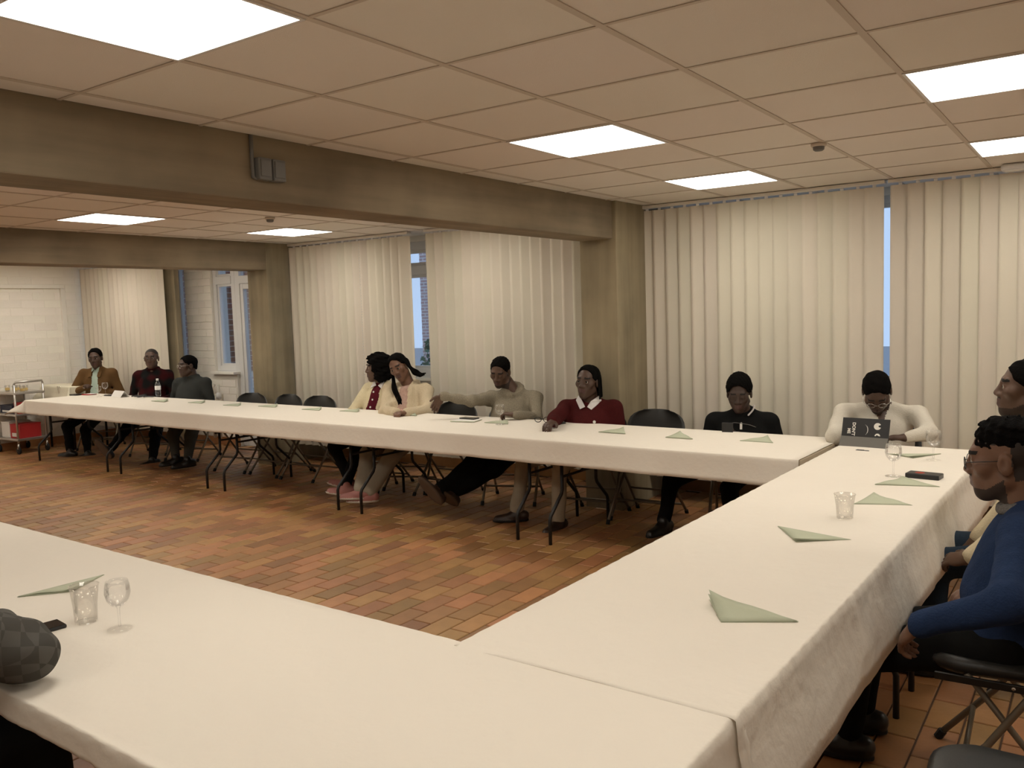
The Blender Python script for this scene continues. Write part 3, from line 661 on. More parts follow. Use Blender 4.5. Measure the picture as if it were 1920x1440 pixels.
# water bottle
bt = empty('water_bottle', (*WZ(297, 743, CZ)[:2], CZ), label='clear water bottle with a white label on the far table', cat='bottle')
MB().lathe([(.001, .002), (.030, .002), (.033, .01), (.033, .06), (.031, .075), (.033, .09), (.033, .14), (.026, .165), (.013, .185), (.013, .195), (.0115, .195), (.001, .19)], n=20, close=False).build('bottle_body', 'clear_bottle', bt, True)
MB().lathe([(.0345, .080), (.0345, .128), (.0335, .128), (.0335, .080)], n=20, close=False).build('label_band', 'white_card', bt, True); MB().lathe([(.015, .190), (.015, .212), (.013, .214)], n=14).build('cap', 'white_card', bt, True)
# folded white card, papers, red booklet, cable, dark pouch on the left end
tc_ = empty('tent_card', (*WZ(225, 744, CZ)[:2], CZ), -.1, label='folded white card standing on the far table beside the wine glasses', cat='card')
for s in (-1, 1): MB().add([(-.13, s*.055, 0), (.13, s*.055, 0), (.13, s*.002, .075), (-.13, s*.002, .075), (-.13, s*.053, 0), (.13, s*.053, 0), (.13, 0, .075), (-.13, 0, .075)], [(0, 1, 2, 3), (7, 6, 5, 4), (0, 4, 5, 1), (1, 5, 6, 2), (2, 6, 7, 3), (3, 7, 4, 0)]).build('flap', 'white_card', tc_)
slab('booklet', WZ(166, 740, CZ), .17, .12, .01, .1, 'red_box', 'red booklet under papers before the man in brown', 'book', [('page', (-.05, -.03, .01), (.1, .06, .0115), 'white_card')])
slab('phone', WZ(206, 742, CZ), .14, .07, .012, .1, 'black_plastic', 'black phone between the wine glasses and the white card', 'phone', [('screen', (-.065, -.03, .012), (.065, .03, .0124), 'phone_glass')])
cb = empty('lanyard', (*WZ(266, 745, CZ)[:2], CZ), 0, label='tangled dark strap lying left of the water bottle', cat='strap')
R_ = random.Random(4); pts = [(-.22+.055*k, .05*math.sin(k*1.9), .006+.012*abs(math.sin(k*1.3))) for k in range(9)]; MB().tube(pts, .007, 6).build('strap', 'black_plastic', cb, True)
MB().tube([(.0+.05*math.cos(a), .05*math.sin(a), .008+.02*(1+math.sin(a))/2) for a in np.linspace(0, 6.28, 13)[:-1]], .006, 6, closed=True).build('loop', 'black_plastic', cb, True)
slab('wallet', WZ(143, 741, CZ), .13, .10, .016, .2, 'black_plastic', 'dark wallet under the hands of the man in brown', 'wallet', [('clasp', (-.01, -.052, .004), (.01, -.048, .012), 'grey_plastic')])
# tablet in a propped case with white print
TB = WZ(1619, 838, CZ); tb = empty('tablet', (TB[0], TB[1], CZ), -.10, label='tablet in a propped black case with white print before the man in white', cat='tablet')
TW, TH = .275, .17; tilt = .30
def tpt(x, h, off=0.): return (x, math.sin(tilt)*h-off*math.cos(tilt)+.0, math.cos(tilt)*h+off*math.sin(tilt)+.004)
def tslab(x0, x1, h0, h1, o0, o1): 
    v = [tpt(x, h, o) for o in (o0, o1) for x, h in ((x0, h0), (x1, h0), (x1, h1), (x0, h1))]
    return v, [(3, 2, 1, 0), (4, 5, 6, 7), (0, 1, 5, 4), (1, 2, 6, 5), (2, 3, 7, 6), (3, 0, 4, 7)]
MB().add(*tslab(-TW/2, TW/2, 0, TH, -.010, 0)).build('case', 'black_plastic', tb); MB().add(*tslab(-TW/2+.008, TW/2-.008, .008, TH-.008, -.0112, -.010)).build('screen', 'phone_glass', tb)
MB().add([(-TW/2, -.03, .002), (TW/2, -.03, .002), (TW/2, math.sin(tilt)*.06-.004, math.cos(tilt)*.06), (-TW/2, math.sin(tilt)*.06-.004, math.cos(tilt)*.06), (-TW/2, -.026, .0), (TW/2, -.026, .0), (TW/2, math.sin(tilt)*.06, math.cos(tilt)*.06), (-TW/2, math.sin(tilt)*.06, math.cos(tilt)*.06)],
         [(0, 1, 2, 3), (7, 6, 5, 4), (0, 4, 5, 1), (1, 5, 6, 2), (2, 6, 7, 3), (3, 7, 4, 0)]).build('stand_flap', 'grey_flap', tb)
def text_mesh(txt, size):
    cu = bpy.data.curves.new('t', 'FONT'); cu.body = txt; cu.size = size; cu.align_x = 'LEFT'; cu.offset = size*.03
    o = bpy.data.objects.new('t', cu); COL.objects.link(o); dg = bpy.context.evaluated_depsgraph_get(); me = bpy.data.meshes.new_from_object(o.evaluated_get(dg)); bpy.data.objects.remove(o); return me
def tprint(txt, x, h, size):
    me = text_mesh(txt, size)
    for v in me.vertices: a, b = v.co.x, v.co.y; v.co = tpt(x+b, h-a, .0008)
    me.flip_normals() if hasattr(me, 'flip_normals') else None
    link('lettering', me, 'print_white', tb)
tprint("DON'T TO", -.076, .142, .026); tprint("ME", -.103, .105, .026)
def tpoly(pts2): return [tpt(x, h, .0009) for x, h in pts2]
arc = [(.026*math.cos(a)-.012, .098+.036*math.sin(a)) for a in np.linspace(-.9, 1.2, 14)]; arc2 = [(x+(.0035 if 2 < i < 11 else .0012), h) for i, (x, h) in enumerate(arc)]
MB().add(tpoly(arc+arc2), [(i, i+1, 15+i, 14+i) for i in range(13)]).build('printed_smile', 'print_white', tb)
eye = [(.070+.021*math.cos(a), .125+.021*math.sin(a)) for a in np.linspace(.5, 2*math.pi-.3, 22)]+[(.078, .121), (.074, .128), (.080, .132)]
MB().add(tpoly(eye), [tuple(range(len(eye)))]).build('printed_mark', 'print_white', tb)
eye = [(.074+.016*math.cos(a), .066+.016*math.sin(a)) for a in np.linspace(0, math.pi, 12)]+[(.064, .066), (.070, .073), (.080, .068)]
MB().add(tpoly(eye), [tuple(range(len(eye)))]).build('printed_mark', 'print_white', tb)

# ================================================================== FITTINGS AND THE TROLLEY
sb = empty('switch_box', (-3.2, 2.65, 2.30), label='grey double socket box with a conduit on the concrete beam', cat='switch box')
for k in range(2): b_ = MB().box((.0, -.078+k*.08, -.045), (.045, -.004+k*.08, .055), .006).build('socket', 'switch_grey', sb); MB().box((.045, -.070+k*.08, -.03), (.050, -.012+k*.08, .045), .002).build('lid', 'switch_grey', b_)
MB().tube([(.012, -.09, CEIL-2.30-.006), (.012, -.09, .06), (.012, -.088, -.035), (.014, -.07, -.04)], .009).build('conduit', 'switch_grey', sb, True)
for px, py, lb in ((506, 407, 'small smoke detector on the ceiling beyond the beam'), (1535, 268, 'small smoke detector on the ceiling before the right-hand blinds')):
    p = WZ(px, py, CEIL); e = empty('smoke_detector', (p[0], p[1], CEIL-.004), label=lb, cat='detector'); MB().lathe([(.040, 0), (.040, -.010), (.036, -.016)], n=20).build('base', 'grid_metal', e, True); MB().lathe([(.030, -.014), (.028, -.032), (.020, -.038), (.001, -.039)], n=20, close=False).build('sensor', 'switch_grey', e, True)
p = WZ(1905, 306, CEIL); e = empty('emergency_light', (p[0]+.05, p[1], CEIL-.004), label='small white emergency lamp on the ceiling at the right edge', cat='lamp'); MB().box((-.13, -.05, -.04), (.13, .05, 0), .01).build('housing', 'frame_white', e); MB().box((-.11, -.035, -.045), (.11, .035, -.04)).build('lens', 'white_card', e)
# radiator pipes under the left window
rp = empty('radiator_pipe', (-9.55, 6.86, 0), label='pale radiator pipes with a valve under the left window', cat='pipe')
MB().tube([(-.05, 0, .1), (-.05, 0, .76), (-.05, .03, .80)], .022).build('pipe', 'pipe_white', rp, True); MB().tube([(.07, 0, .1), (.07, 0, .80)], .016).build('pipe', 'pipe_white', rp, True)
MB().lathe([(.03, 0), (.034, .03), (.03, .07), (.015, .08)], (.07, 0, .62), 14).build('valve', 'frame_white', rp, True)
# bead chain of the blind
bc = MB(); ch = WY(683, 690, 6.44)
for k in range(50): bc.lathe([(.001, -.006), (.006, 0), (.001, .006)], (0, 0, k*.028), 6, False)
_b = bpy.data.objects['vertical_blind.002']; bc.build('bead_chain', 'white_card', _b, True, kind='stuff', loc=(ch[0]-_b.location.x, ch[1]-_b.location.y, 1.0))
# serving trolley
tr = empty('serving_trolley', (-11.70, 5.42, 0), label='steel serving trolley at the left edge before the white wall', cat='trolley')
for sx in (-1, 1):
    for sy in (-1, 1): MB().tube([(sx*.26, sy*.18, .12), (sx*.26, sy*.18, .90 if sx > 0 else .80)], .014).build('upright', 'steel', tr, True)
    for sy in (-1, 1):
        c_ = MB().lathe([(.02, .07), (.014, .10), (.014, .13)], (sx*.26, sy*.18, 0), 12).build('caster', 'steel', tr, True)
        w_ = MB().lathe([(.045, -.012), (.05, -.006), (.05, .006), (.045, .012)], n=16).xf(Matrix.Rotation(math.pi/2, 4, 'X')).xf(Matrix.Translation((sx*.26, sy*.18, .05))); w_.build('wheel', 'rubber', c_, True)
MB().tube([(.26, -.18, .90), (.275, -.165, .93), (.275, .165, .93), (.26, .18, .90)], .014).build('handle', 'steel', tr, True)
for z in (.20, .52, .80): MB().box((-.275, -.195, z-.03), (.275, .195, z), .006).build('shelf', 'steel', tr)
def crate(name, loc, size, m, label, cat): 
    e = empty(name, loc, random.uniform(-.1, .1), label=label, cat=cat); x, y, z = size; MB().box((-x/2, -y/2, 0), (x/2, y/2, z), .005).build('box_body', m, e); MB().box((-x*.32, -y/2-.002, z*.12), (x*.3, -y/2+.001, z*.4)).build('box_label', 'white_card', e); MB().box((-x/2-.003, -y/2-.003, z), (x/2+.003, y/2+.003, z+.012), .003).build('box_lid', m, e)
crate('carton', (-11.58, 5.41, .20), (.22, .28, .17), 'red_box', 'red carton on the bottom shelf of the trolley', 'box')
crate('carton', (-11.83, 5.41, .20), (.20, .28, .19), 'white_card', 'white carton on the bottom shelf of the trolley', 'box')
crate('carton', (-11.53, 5.42, .52), (.13, .26, .13), 'red_box', 'red carton on the middle shelf of the trolley', 'box')
crate('carton', (-11.79, 5.42, .52), (.30, .28, .09), 'dark_blue_box', 'dark flat box on the middle shelf of the trolley', 'box')
for k in range(5):
    x, y = -11.88+.10*k+.01*(k % 2), 5.36+.08*(k % 2); e = empty('tea_glass', (x, y, .80), label='small drinking glass on top of the trolley, %s' % ['leftmost of five', 'second from the left', 'in the middle of five', 'second from the right', 'rightmost of five'][k], cat='glass', group='small glasses on the trolley')
    MB().lathe([(.001, .004), (.026, .004), (.030, .0), (.034, .075), (.032, .075), (.026, .008), (.001, .008)], n=16, close=False).build('cup_wall', 'glass', e, True); MB().lathe([(.027, .009), (.029, .04), (.001, .041)], n=16, close=False).build('candle', mat('candle', (.75, .55, .2), .5), e, True)
# cloth-covered side table behind the man in brown
st = empty('side_table', (-11.42, 6.02, 0), label='small side table under a cream cloth in the far left corner', cat='table')
for sx in (-1, 1):
    for sy in (-1, 1): MB().tube([(sx*.30, sy*.22, 0), (sx*.30, sy*.22, .80)], .015).build('leg', 'black_steel', st, True)
MB().box((-.36, -.27, .80), (.36, .27, .83), .006).build('tabletop', 'laminate', st)
o_ = cloth('tablecloth', ((-11.42, 6.02), 0), -.36, .36, -.27, .27, (.18, .18, .2, .2), .06, 'cream cloth draped over the small side table in the corner', 'cream_cloth', .832, .2, 11, .01, top_wob=.006)

# ================================================================== PEOPLE: smooth-blended solids meshed with surface nets
def smin(a, b, k):
    if k <= 0: return np.minimum(a, b)
    h = np.maximum(k-np.abs(a-b), 0)/k; return np.minimum(a, b)-h*h*k*.25
def C(a, b, ra, rb=None, k=.02, op='u'): return ('c', np.array(a, float), np.array(b, float), ra, ra if rb is None else rb, k, op)
def El(c, r, R=None, k=.02, op='u'): return ('e', np.array(c, float), np.array(r, float), np.eye(3) if R is None else np.array(R, float), k, op)
def axis_pts(lo, hi, h, fine):
    p = [lo]
    while p[-1] < hi:
        st = h
        for c, hs, hf in fine:
            if c-hs-h < p[-1] < c+hs: st = min(st, hf)
        p.append(p[-1]+st)
    return np.array(p)
def sdf_mesh(name, prims, h, fine=(), noise=None, smooth=0, pad=.03):
    lo = np.full(3, 1e9); hi = -lo; bb = []
    for p in prims:
        if p[0] == 'c': r = max(p[3], p[4]); a = np.minimum(p[1], p[2])-r; b = np.maximum(p[1], p[2])+r
        elif p[0] == 'e': e = np.abs(p[3]) @ p[2]; a = p[1]-e; b = p[1]+e
        else: bb.append(None); continue
        bb.append((a, b))
        if p[-1] == 'u': lo = np.minimum(lo, a); hi = np.maximum(hi, b)
    ax = [axis_pts(lo[i]-pad, hi[i]+pad, h, [(f[0][i], f[1], f[2]) for f in fine]) for i in range(3)]
    F = np.full([len(a) for a in ax], .4, np.float32)
    for p, b in zip(prims, bb):
        if p[0] == 'p':                                        # half space cut: keep n.(x-c) < 0
            n, c = p[2], p[1]; D = (ax[0]-c[0])[:, None, None]*n[0]+(ax[1]-c[1])[None, :, None]*n[1]+(ax[2]-c[2])[None, None, :]*n[2]
            F = -smin(-F, -D.astype(np.float32), p[3]); continue
        k, op = p[-2], p[-1]; m = k+2.5*h; sl = tuple(slice(max(0, np.searchsorted(ax[i], b[0][i]-m)-1), np.searchsorted(ax[i], b[1][i]+m)+1) for i in range(3))
        X = ax[0][sl[0]][:, None, None]; Y = ax[1][sl[1]][None, :, None]; Z = ax[2][sl[2]][None, None, :]
        if p[0] == 'c':
            a, e = p[1], p[2]-p[1]; L = e@e+1e-12; x, y, z = X-a[0], Y-a[1], Z-a[2]
            t = np.clip((x*e[0]+y*e[1]+z*e[2])/L, 0, 1)
            d = np.sqrt((x-t*e[0])**2+(y-t*e[1])**2+(z-t*e[2])**2)-(p[3]+(p[4]-p[3])*t)
        else:
            R = p[3]; x, y, z = X-p[1][0], Y-p[1][1], Z-p[1][2]; q = [(R[0, i]*x+R[1, i]*y+R[2, i]*z) for i in range(3)]; r = p[2]
            k0 = np.sqrt((q[0]/r[0])**2+(q[1]/r[1])**2+(q[2]/r[2])**2); k1 = np.sqrt((q[0]/r[0]**2)**2+(q[1]/r[1]**2)**2+(q[2]/r[2]**2)**2)+1e-9
            d = k0*(k0-1)/k1
        d = d.astype(np.float32)
        F[sl] = smin(F[sl], d, k) if op == 'u' else -smin(-F[sl], d, k)
    if noise is not None:
        X = ax[0][:, None, None]; Y = ax[1][None, :, None]; Z = ax[2][None, None, :]; F = F+noise(X, Y, Z).astype(np.float32)
    for i in range(3):                                          # close the box
        s0 = [slice(None)]*3; s0[i] = 0; F[tuple(s0)] = .1; s0[i] = -1; F[tuple(s0)] = .1
    s = F < 0; n = [len(a) for a in ax]
    cnt = np.zeros([v-1 for v in n], np.int8)
    for o in np.ndindex(2, 2, 2): cnt += s[o[0]:n[0]-1+o[0], o[1]:n[1]-1+o[1], o[2]:n[2]-1+o[2]]
    I, J, K = np.nonzero((cnt > 0) & (cnt < 8)); vid = np.full(cnt.shape, -1, np.int32); vid[I, J, K] = np.arange(len(I))
    acc = np.zeros((len(I), 3)); num = np.zeros(len(I)); corners = list(np.ndindex(2, 2, 2)); idx = (I, J, K)
    for a in range(8):
        for d_ in range(3):
            o = corners[a]
            if o[d_]: continue
            o2 = list(o); o2[d_] = 1; va = F[I+o[0], J+o[1], K+o[2]]; vb = F[I+o2[0], J+o2[1], K+o2[2]]; cr = (va < 0) != (vb < 0)
            t = np.where(cr, va/np.where(cr, va-vb, 1), 0)
            pos = np.stack([ax[i][idx[i]+o[i]] for i in range(3)], -1); pos[:, d_] += t*(ax[d_][idx[d_]+1]-ax[d_][idx[d_]])
            acc += pos*cr[:, None]; num += cr
    V = acc/num[:, None]; Q = []
    for d_ in range(3):
        e1, e2 = [(1, 2), (2, 0), (0, 1)][d_]; sa = [slice(None)]*3; sb = [slice(None)]*3; sa[d_] = slice(0, -1); sb[d_] = slice(1, None)
        A, B = s[tuple(sa)], s[tuple(sb)]; ii = np.stack(np.nonzero(A != B), -1); ok = (ii[:, e1] > 0) & (ii[:, e2] > 0); ii = ii[ok]
        if not len(ii): continue
        def g(o1, o2):
            q = ii.copy(); q[:, e1] -= o1; q[:, e2] -= o2; return vid[q[:, 0], q[:, 1], q[:, 2]]
        q = np.stack([g(1, 1), g(0, 1), g(0, 0), g(1, 0)], -1); fl = ~A[ii[:, 0], ii[:, 1], ii[:, 2]]; q[fl] = q[fl][:, ::-1]; Q.append(q)
    Q = np.concatenate(Q); Q = Q[(Q >= 0).all(1)]
    for _ in range(smooth):                                      # gentle Laplacian smoothing
        nb = np.zeros_like(V); w = np.zeros(len(V))
        for a, b in ((0, 1), (1, 2), (2, 3), (3, 0)):
            np.add.at(nb, Q[:, a], V[Q[:, b]]); np.add.at(nb, Q[:, b], V[Q[:, a]]); np.add.at(w, Q[:, a], 1); np.add.at(w, Q[:, b], 1)
        V = V*.5+.5*nb/np.maximum(w, 1)[:, None]
    me = bpy.data.meshes.new(name); me.vertices.add(len(V)); me.vertices.foreach_set('co', V.astype(np.float32).ravel())
    me.loops.add(Q.size); me.loops.foreach_set('vertex_index', Q.astype(np.int32).ravel()); me.polygons.add(len(Q)); me.polygons.foreach_set('loop_start', np.arange(0, Q.size, 4, dtype=np.int32))
    me.update(calc_edges=True); me.polygons.foreach_set('use_smooth', np.ones(len(Q), bool)); me.validate()
    return me, V[Q].mean(1) if len(me.polygons) == len(Q) else np.array([p.center[:] for p in me.polygons])
def wrinkle(amp, f=1., seed=0):
    r = np.random.default_rng(seed); ks = [r.normal(size=3)*f*q for q in (16, 22, 31, 44)]; ph = r.uniform(0, 6.28, 4)
    def fn(X, Y, Z):
        w = .35*np.sin(9*f*X+4*Z*f+ph[0])+.35*np.sin(8*f*Y-5*f*Z+ph[1]); o = 0
        for k, p, a in zip(ks, ph, (1, .8, .6, .4)): o = o+a*np.sin(k[0]*X+k[1]*Y+k[2]*Z+p+w*2)
        return amp*.5*o
    return fn
def nrm(v): v = np.array(v, float); return v/(np.linalg.norm(v)+1e-12)
ZU = np.array([0, 0, 1.])
em = MB(); er = .0125; rings = 9
vs = [(0, er, 0)]+[(er*math.sin(math.pi*i/rings)*math.cos(2*math.pi*k/14), er*math.cos(math.pi*i/rings), er*math.sin(math.pi*i/rings)*math.sin(2*math.pi*k/14)) for i in range(1, rings) for k in range(14)]+[(0, -er, 0)]
em.cur = 1; em.add(vs[:1]+vs[1:15], [(0, 1+(k+1) % 14, 1+k) for k in range(14)]); em.cur = 0
for i in range(rings-2): em.cur = 1 if i < 1 else 0; em.add(vs[1+14*i:1+14*(i+2)], [(k, (k+1) % 14, 14+(k+1) % 14, 14+k) for k in range(14)])
eye_me = em.mesh('eye', True); eye_me.materials.append(mat('eye_white', (.42, .38, .33), .25)); eye_me.materials.append(mat('iris', (.012, .007, .005), .15))
mat('hair', (.0045, .004, .0036), .9, bump=.6, bscale=180, spec=.05); mat('lips', (.075, .032, .027), .5); mat('brow', (.008, .006, .005), .8); mat('stubble', (.022, .014, .010), .7); mat('beard_soft', (.034, .020, .014), .8)
mat('nail', (.16, .09, .07), .4)
def hand(w, d, n, curl=.5, tside=1, fan=.0, s=1.):
    d = nrm(d); n = nrm(n-d*(n@d)); l = np.cross(d, n); P = [C(w, w+d*.02, .022*s, .022*s, .015)]
    P.append(El(w+d*.055*s, (.040*s, .050*s, .017*s), np.stack([l, d, n], -1), .015))
    for i, (o, L) in enumerate(zip((-.029, -.010, .010, .028), (.062, .076, .072, .056))):
        b = w+d*.088*s+l*o*s; dd = nrm(d+l*fan*(i-1.5)); c1, c2, c3 = curl*.6, curl*1.5, curl*2.1
        q = [b]
        for c_, f_ in ((c1, .42), (c2, .32), (c3, .26)): q.append(q[-1]+(dd*math.cos(c_)+n*math.sin(c_))*L*f_*s)
        for a_ in range(3): P.append(C(q[a_], q[a_+1], (.0095-.0008*a_)*s, (.0088-.0008*a_)*s, .004))
    b = w+d*.028*s+l*tside*.032*s; td = nrm(d*.75+l*tside*.6+n*.35*(curl+.2)); m_ = b+td*.036*s; P += [C(b, m_, .0135*s, .0115*s, .008), C(m_, m_+nrm(td+d*.5-l*tside*.2)*.034*s, .0112*s, .009*s, .005)]
    return P
NP = [0]
def person(label, head, torso, arms, legs, skin, top, bottom, shoe, hair, extra=None, eyes=True, glasses=None, beard=False, girth=1., chair_label=None, hs=1.04, fine=.0058, top_h=.012, seat=None, brow=True):
    NP[0] += 1; sd = NP[0]
    hc = np.array(head[0], float); al, pi_, ro = [math.radians(v) for v in head[1:4]]
    v = nrm([hc[0], hc[1], 0]); rr = np.array([v[1], -v[0], 0])
    hd = lambda a: -v*math.cos(a)+rr*math.sin(a)
    h = hd(al); f = h*math.cos(pi_)+ZU*math.sin(pi_); sx = np.cross(h, ZU); up = np.cross(sx, f); sx, up = sx*math.cos(ro)-up*math.sin(ro), up*math.cos(ro)+sx*math.sin(ro)
    R = np.stack([sx, f, up], -1); T = lambda x, y, z: hc+R@(np.array([x, y, z])*hs)
    Fw = hd(math.radians(torso['b'])); Sd = np.cross(ZU, Fw)
    NB = np.array(torso['nb']) if 'nb' in torso else T(0, -.045, -.085)+np.array([0, 0, -.065])
    sz = torso.get('seat', .455)+.085
    Pv = np.array([*(NB+Fw*torso.get('lean', .05))[:2], sz]) if 'pel' not in torso else np.array(torso['pel'], float)
    U = nrm(NB-Pv); Fp = nrm(Fw-U*(Fw@U)); Sd = np.cross(U, Fp); TR = np.stack([Sd, Fp, U], -1); g = girth; shw = torso.get('sh', .185)
    SA, SB = [NB-U*.055+s*Sd*shw+np.array([0, 0, torso.get('shz', (0, 0))[i]])+Fp*torso.get('shf', 0.) for i, s in enumerate((-1, 1))]
    root = empty('person', (Pv[0], Pv[1], 0), label=label, cat='person')
    def child(name, me, mats, parent=root, **k):
        o = link(name, me, mats, parent, **k); o.matrix_parent_inverse = Matrix.Translation((-Pv[0], -Pv[1], 0)) if parent is root else Matrix.Identity(4); return o
    def L_(x, r): return C(T(*x[0]), T(*x[1]), r[0]*hs, r[1]*hs, r[2]*hs)
    def E_(c, r, k=.02, op='u'): return El(T(*c), np.array(r)*hs, R, k*hs, op)
    # ---- limbs
    A = []
    for i, (a, S_) in enumerate(zip(arms, (SA, SB))):
        s = (-1, 1)[i]
        if a is None: a = {}
        el = a.get('el'); wr = a.get('wr')
        el = S_+nrm(-ZU*.9+Sd*s*.25+Fw*.1)*.28 if el is None else (WL(*el[:2], S_, .285, len(el) > 2) if not isinstance(el, np.ndarray) else el)
        wr = np.array([*(Pv+Fw*.20+Sd*s*.10)[:2], Pv[2]+.115]) if wr is None else (WL(*wr[:2], el, .25, len(wr) > 2) if not isinstance(wr, np.ndarray) else wr)
        d = nrm(a.get('d', wr-el)); n = np.array(a.get('n', -ZU), float); A.append((S_, el, wr, d, n, a.get('curl', .7), a.get('t', -s), a.get('fan', 0)))
    Lg = []
    for i, l_ in enumerate(legs):
        s = (-1, 1)[i]; hp = Pv+s*Sd*.095-ZU*.01; l_ = l_ or {}
        kn = l_.get('kn'); an = l_.get('an')
        kn = hp+Fw*.43+s*Sd*.05+ZU*(.50-hp[2]) if kn is None else (WL(*kn[:2], hp, .44, len(kn) > 2) if not isinstance(kn, np.ndarray) else kn)
        an = np.array([*(kn+Fw*.03)[:2], .085]) if an is None else (WL(*an[:2], kn, .42, len(an) > 2) if not isinstance(an, np.ndarray) else an)
        Lg.append((hp, kn, an, nrm(l_.get('toe', [Fw[0], Fw[1], 0])), np.array(l_.get('up', ZU), float)))
    # ---- body: one continuous skin surface
    B = [El(NB-U*.19, (.15*g, .085*g, .175), TR, .04), El(Pv+U*.13, (.13*g, .09*g, .13), TR, .04), El(Pv, (.14*g, .10*g, .09), TR, .04), C(SA, SB, .042, .042, .03)]
    for S_, el, wr, d, n, cu, ts, fan in A: B += [C(S_, el, .040, .034, .03), C(el, wr, .034, .024, .02)]+hand(wr, d, n, cu, ts, fan)
    for hp, kn, an, td, lu in Lg: B += [C(hp, kn, .068, .050, .03), C(kn, an, .046, .034, .03), C(an-td*.02+lu*-.03, an+td*.11-lu*.045, .030, .024, .02)]
    B += [C(T(0, -.03, -.05), NB, .054*hs, .060*hs, .03), E_((0, -.012, .038), (.074, .095, .078), .02), E_((0, .030, -.030), (.057, .060, .083), .03),
          L_(((-.046, .0, -.055), (-.008, .060, -.096)), (.024, .022, .02)), L_(((.046, .0, -.055), (.008, .060, -.096)), (.024, .022, .02)), E_((0, .066, -.094), (.022, .022, .020), .02),
          L_(((-.034, .077, .029), (.034, .077, .029)), (.015, .015, .015)), E_((-.042, .056, -.014), (.026,)*3, .02), E_((.042, .056, -.014), (.026,)*3, .02),
          E_((-.031, .096, .006), (.017, .016, .011), .012, 's'), E_((.031, .096, .006), (.017, .016, .011), .012, 's'),
          L_(((0, .088, .016), (0, .104, -.024)), (.008, .0125, .012)), E_((-.0145, .095, -.030), (.0115, .012, .009), .008), E_((.0145, .095, -.030), (.0115, .012, .009), .008),
          E_((0, .070, -.058), (.036, .025, .030), .02), L_(((-.020, .083, -.053), (0, .092, -.051)), (.006, .0085, .006)), L_(((.020, .083, -.053), (0, .092, -.051)), (.006, .0085, .006)),
          L_(((-.018, .083, -.064), (0, .091, -.067)), (.006, .0095, .006)), L_(((.018, .083, -.064), (0, .091, -.067)), (.006, .0095, .006)),
          E_((-.078, -.008, -.004), (.009, .021, .033), .008), E_((.078, -.008, -.004), (.009, .021, .033), .008), E_((-.087, -.004, -.002), (.006, .010, .016), .004, 's'), E_((.087, -.004, -.002), (.006, .010, .016), .004, 's')]
    for s in (-1, 1):                                            # eyelids
        B += [L_(((s*.019, .0845, .011), (s*.044, .080, .010)), (.0055, .0055, .005)), L_(((s*.020, .083, -.003), (s*.043, .079, -.002)), (.0045, .0045, .005))]
        if not eyes: B.append(E_((s*.031, .080, .005), (.0145, .013, .012), .006))
    fi = [(hc, .135*hs, fine)]+[(a[2]+a[3]*.07, .10, .0068) for a in A]
    me, fc = sdf_mesh('body', B, .019, fi, smooth=0)
    q = (fc-hc)@R/hs; mi = np.zeros(len(fc), np.int32)
    dist = np.linalg.norm(q, axis=1) < .16
    if beard: mi[dist & (q[:, 1] > .0) & (q[:, 2] < -.080+.62*np.maximum(0, .050-q[:, 1])) & (q[:, 2] > -.125) & (q[:, 2] < -.01) & (np.abs(q[:, 0]) < .09)] = 3
    if beard: mi[dist & (q[:, 1] > .08) & (q[:, 2] < -.037) & (q[:, 2] > -.046) & (np.abs(q[:, 0]) < .026)] = 3
    mi[dist & (np.abs(q[:, 0]) < .024) & (q[:, 1] > .084) & (q[:, 2] > -.077) & (q[:, 2] < -.045)] = 1
    if brow: mi[dist & (np.abs(np.abs(q[:, 0])-.032) < .018) & (np.abs(q[:, 2]-.031-.05*(.045-np.abs(q[:, 0]))) < .0055) & (q[:, 1] > .06)] = 2
    if hair in ('fade', 'shaved'): mi[dist & ((q[:, 2] > .055+1.2*np.maximum(0, q[:, 1]-.045)) | (q[:, 1] < -.025)) & (q[:, 2] > -.055) & (q[:, 1] < .075) & (np.abs(q[:, 0]) < .083)] = 4
    me.polygons.foreach_set('material_index', mi); child('body', me, [skin, 'lips', 'brow', 'beard_soft', 'stubble'])
    if eyes:
        for s in (-1, 1):
            o = child('eye', eye_me, None); o.matrix_basis = Matrix.LocRotScale(Vector(T(s*.031, .0775, .005)), Matrix(R.tolist()).to_quaternion(), Vector((hs,)*3))
    # ---- hair
    if hair not in (None, 'fade', 'shaved'):
        st = hair if isinstance(hair, dict) else {}; t = st.get('t', .006); H = [E_((0, -.014, .041+st.get('z', 0)), (.075+t, .096+t, .079+t+st.get('tz', 0)), .01), E_((0, -.055, -.02), (.062+t*.6, .045+t*.6, .06), .02)]
        H += st.get('add', lambda T_, L, E: [])(T, L_, E_)
        H.append(E_((0, .090, -.002+st.get('line', 0)), (.078, .078, .098), .008, 's'))
        if not st.get('long'): H.append(('p', T(0, 0, .004), nrm(f*.5-up*.87), .008, 'i'))
        H += [E_((-.078, -.002, -.008), (.02, .024, .034), .006, 's'), E_((.078, -.002, -.008), (.02, .024, .034), .006, 's')]
        H += st.get('post', lambda T_, L, E: [])(T, L_, E_)
        H.append(('p', T(0, 0, st.get('nape', -.062)), -up, .01, 'i')) if not st.get('long') else None
        me, fc = sdf_mesh('hair', H, st.get('h', .0055), noise=wrinkle(st.get('n', .003), st.get('nf', 5), sd)); child('hair', me, 'hair')
        if 'strands' in st:
            mb = MB()
            for pts, r in st['strands'](T): mb.tube(pts, r, 6)
            o = child('strands', mb.mesh('strands', True), 'hair')
            if st.get('stuff', True): o['kind'] = 'stuff'
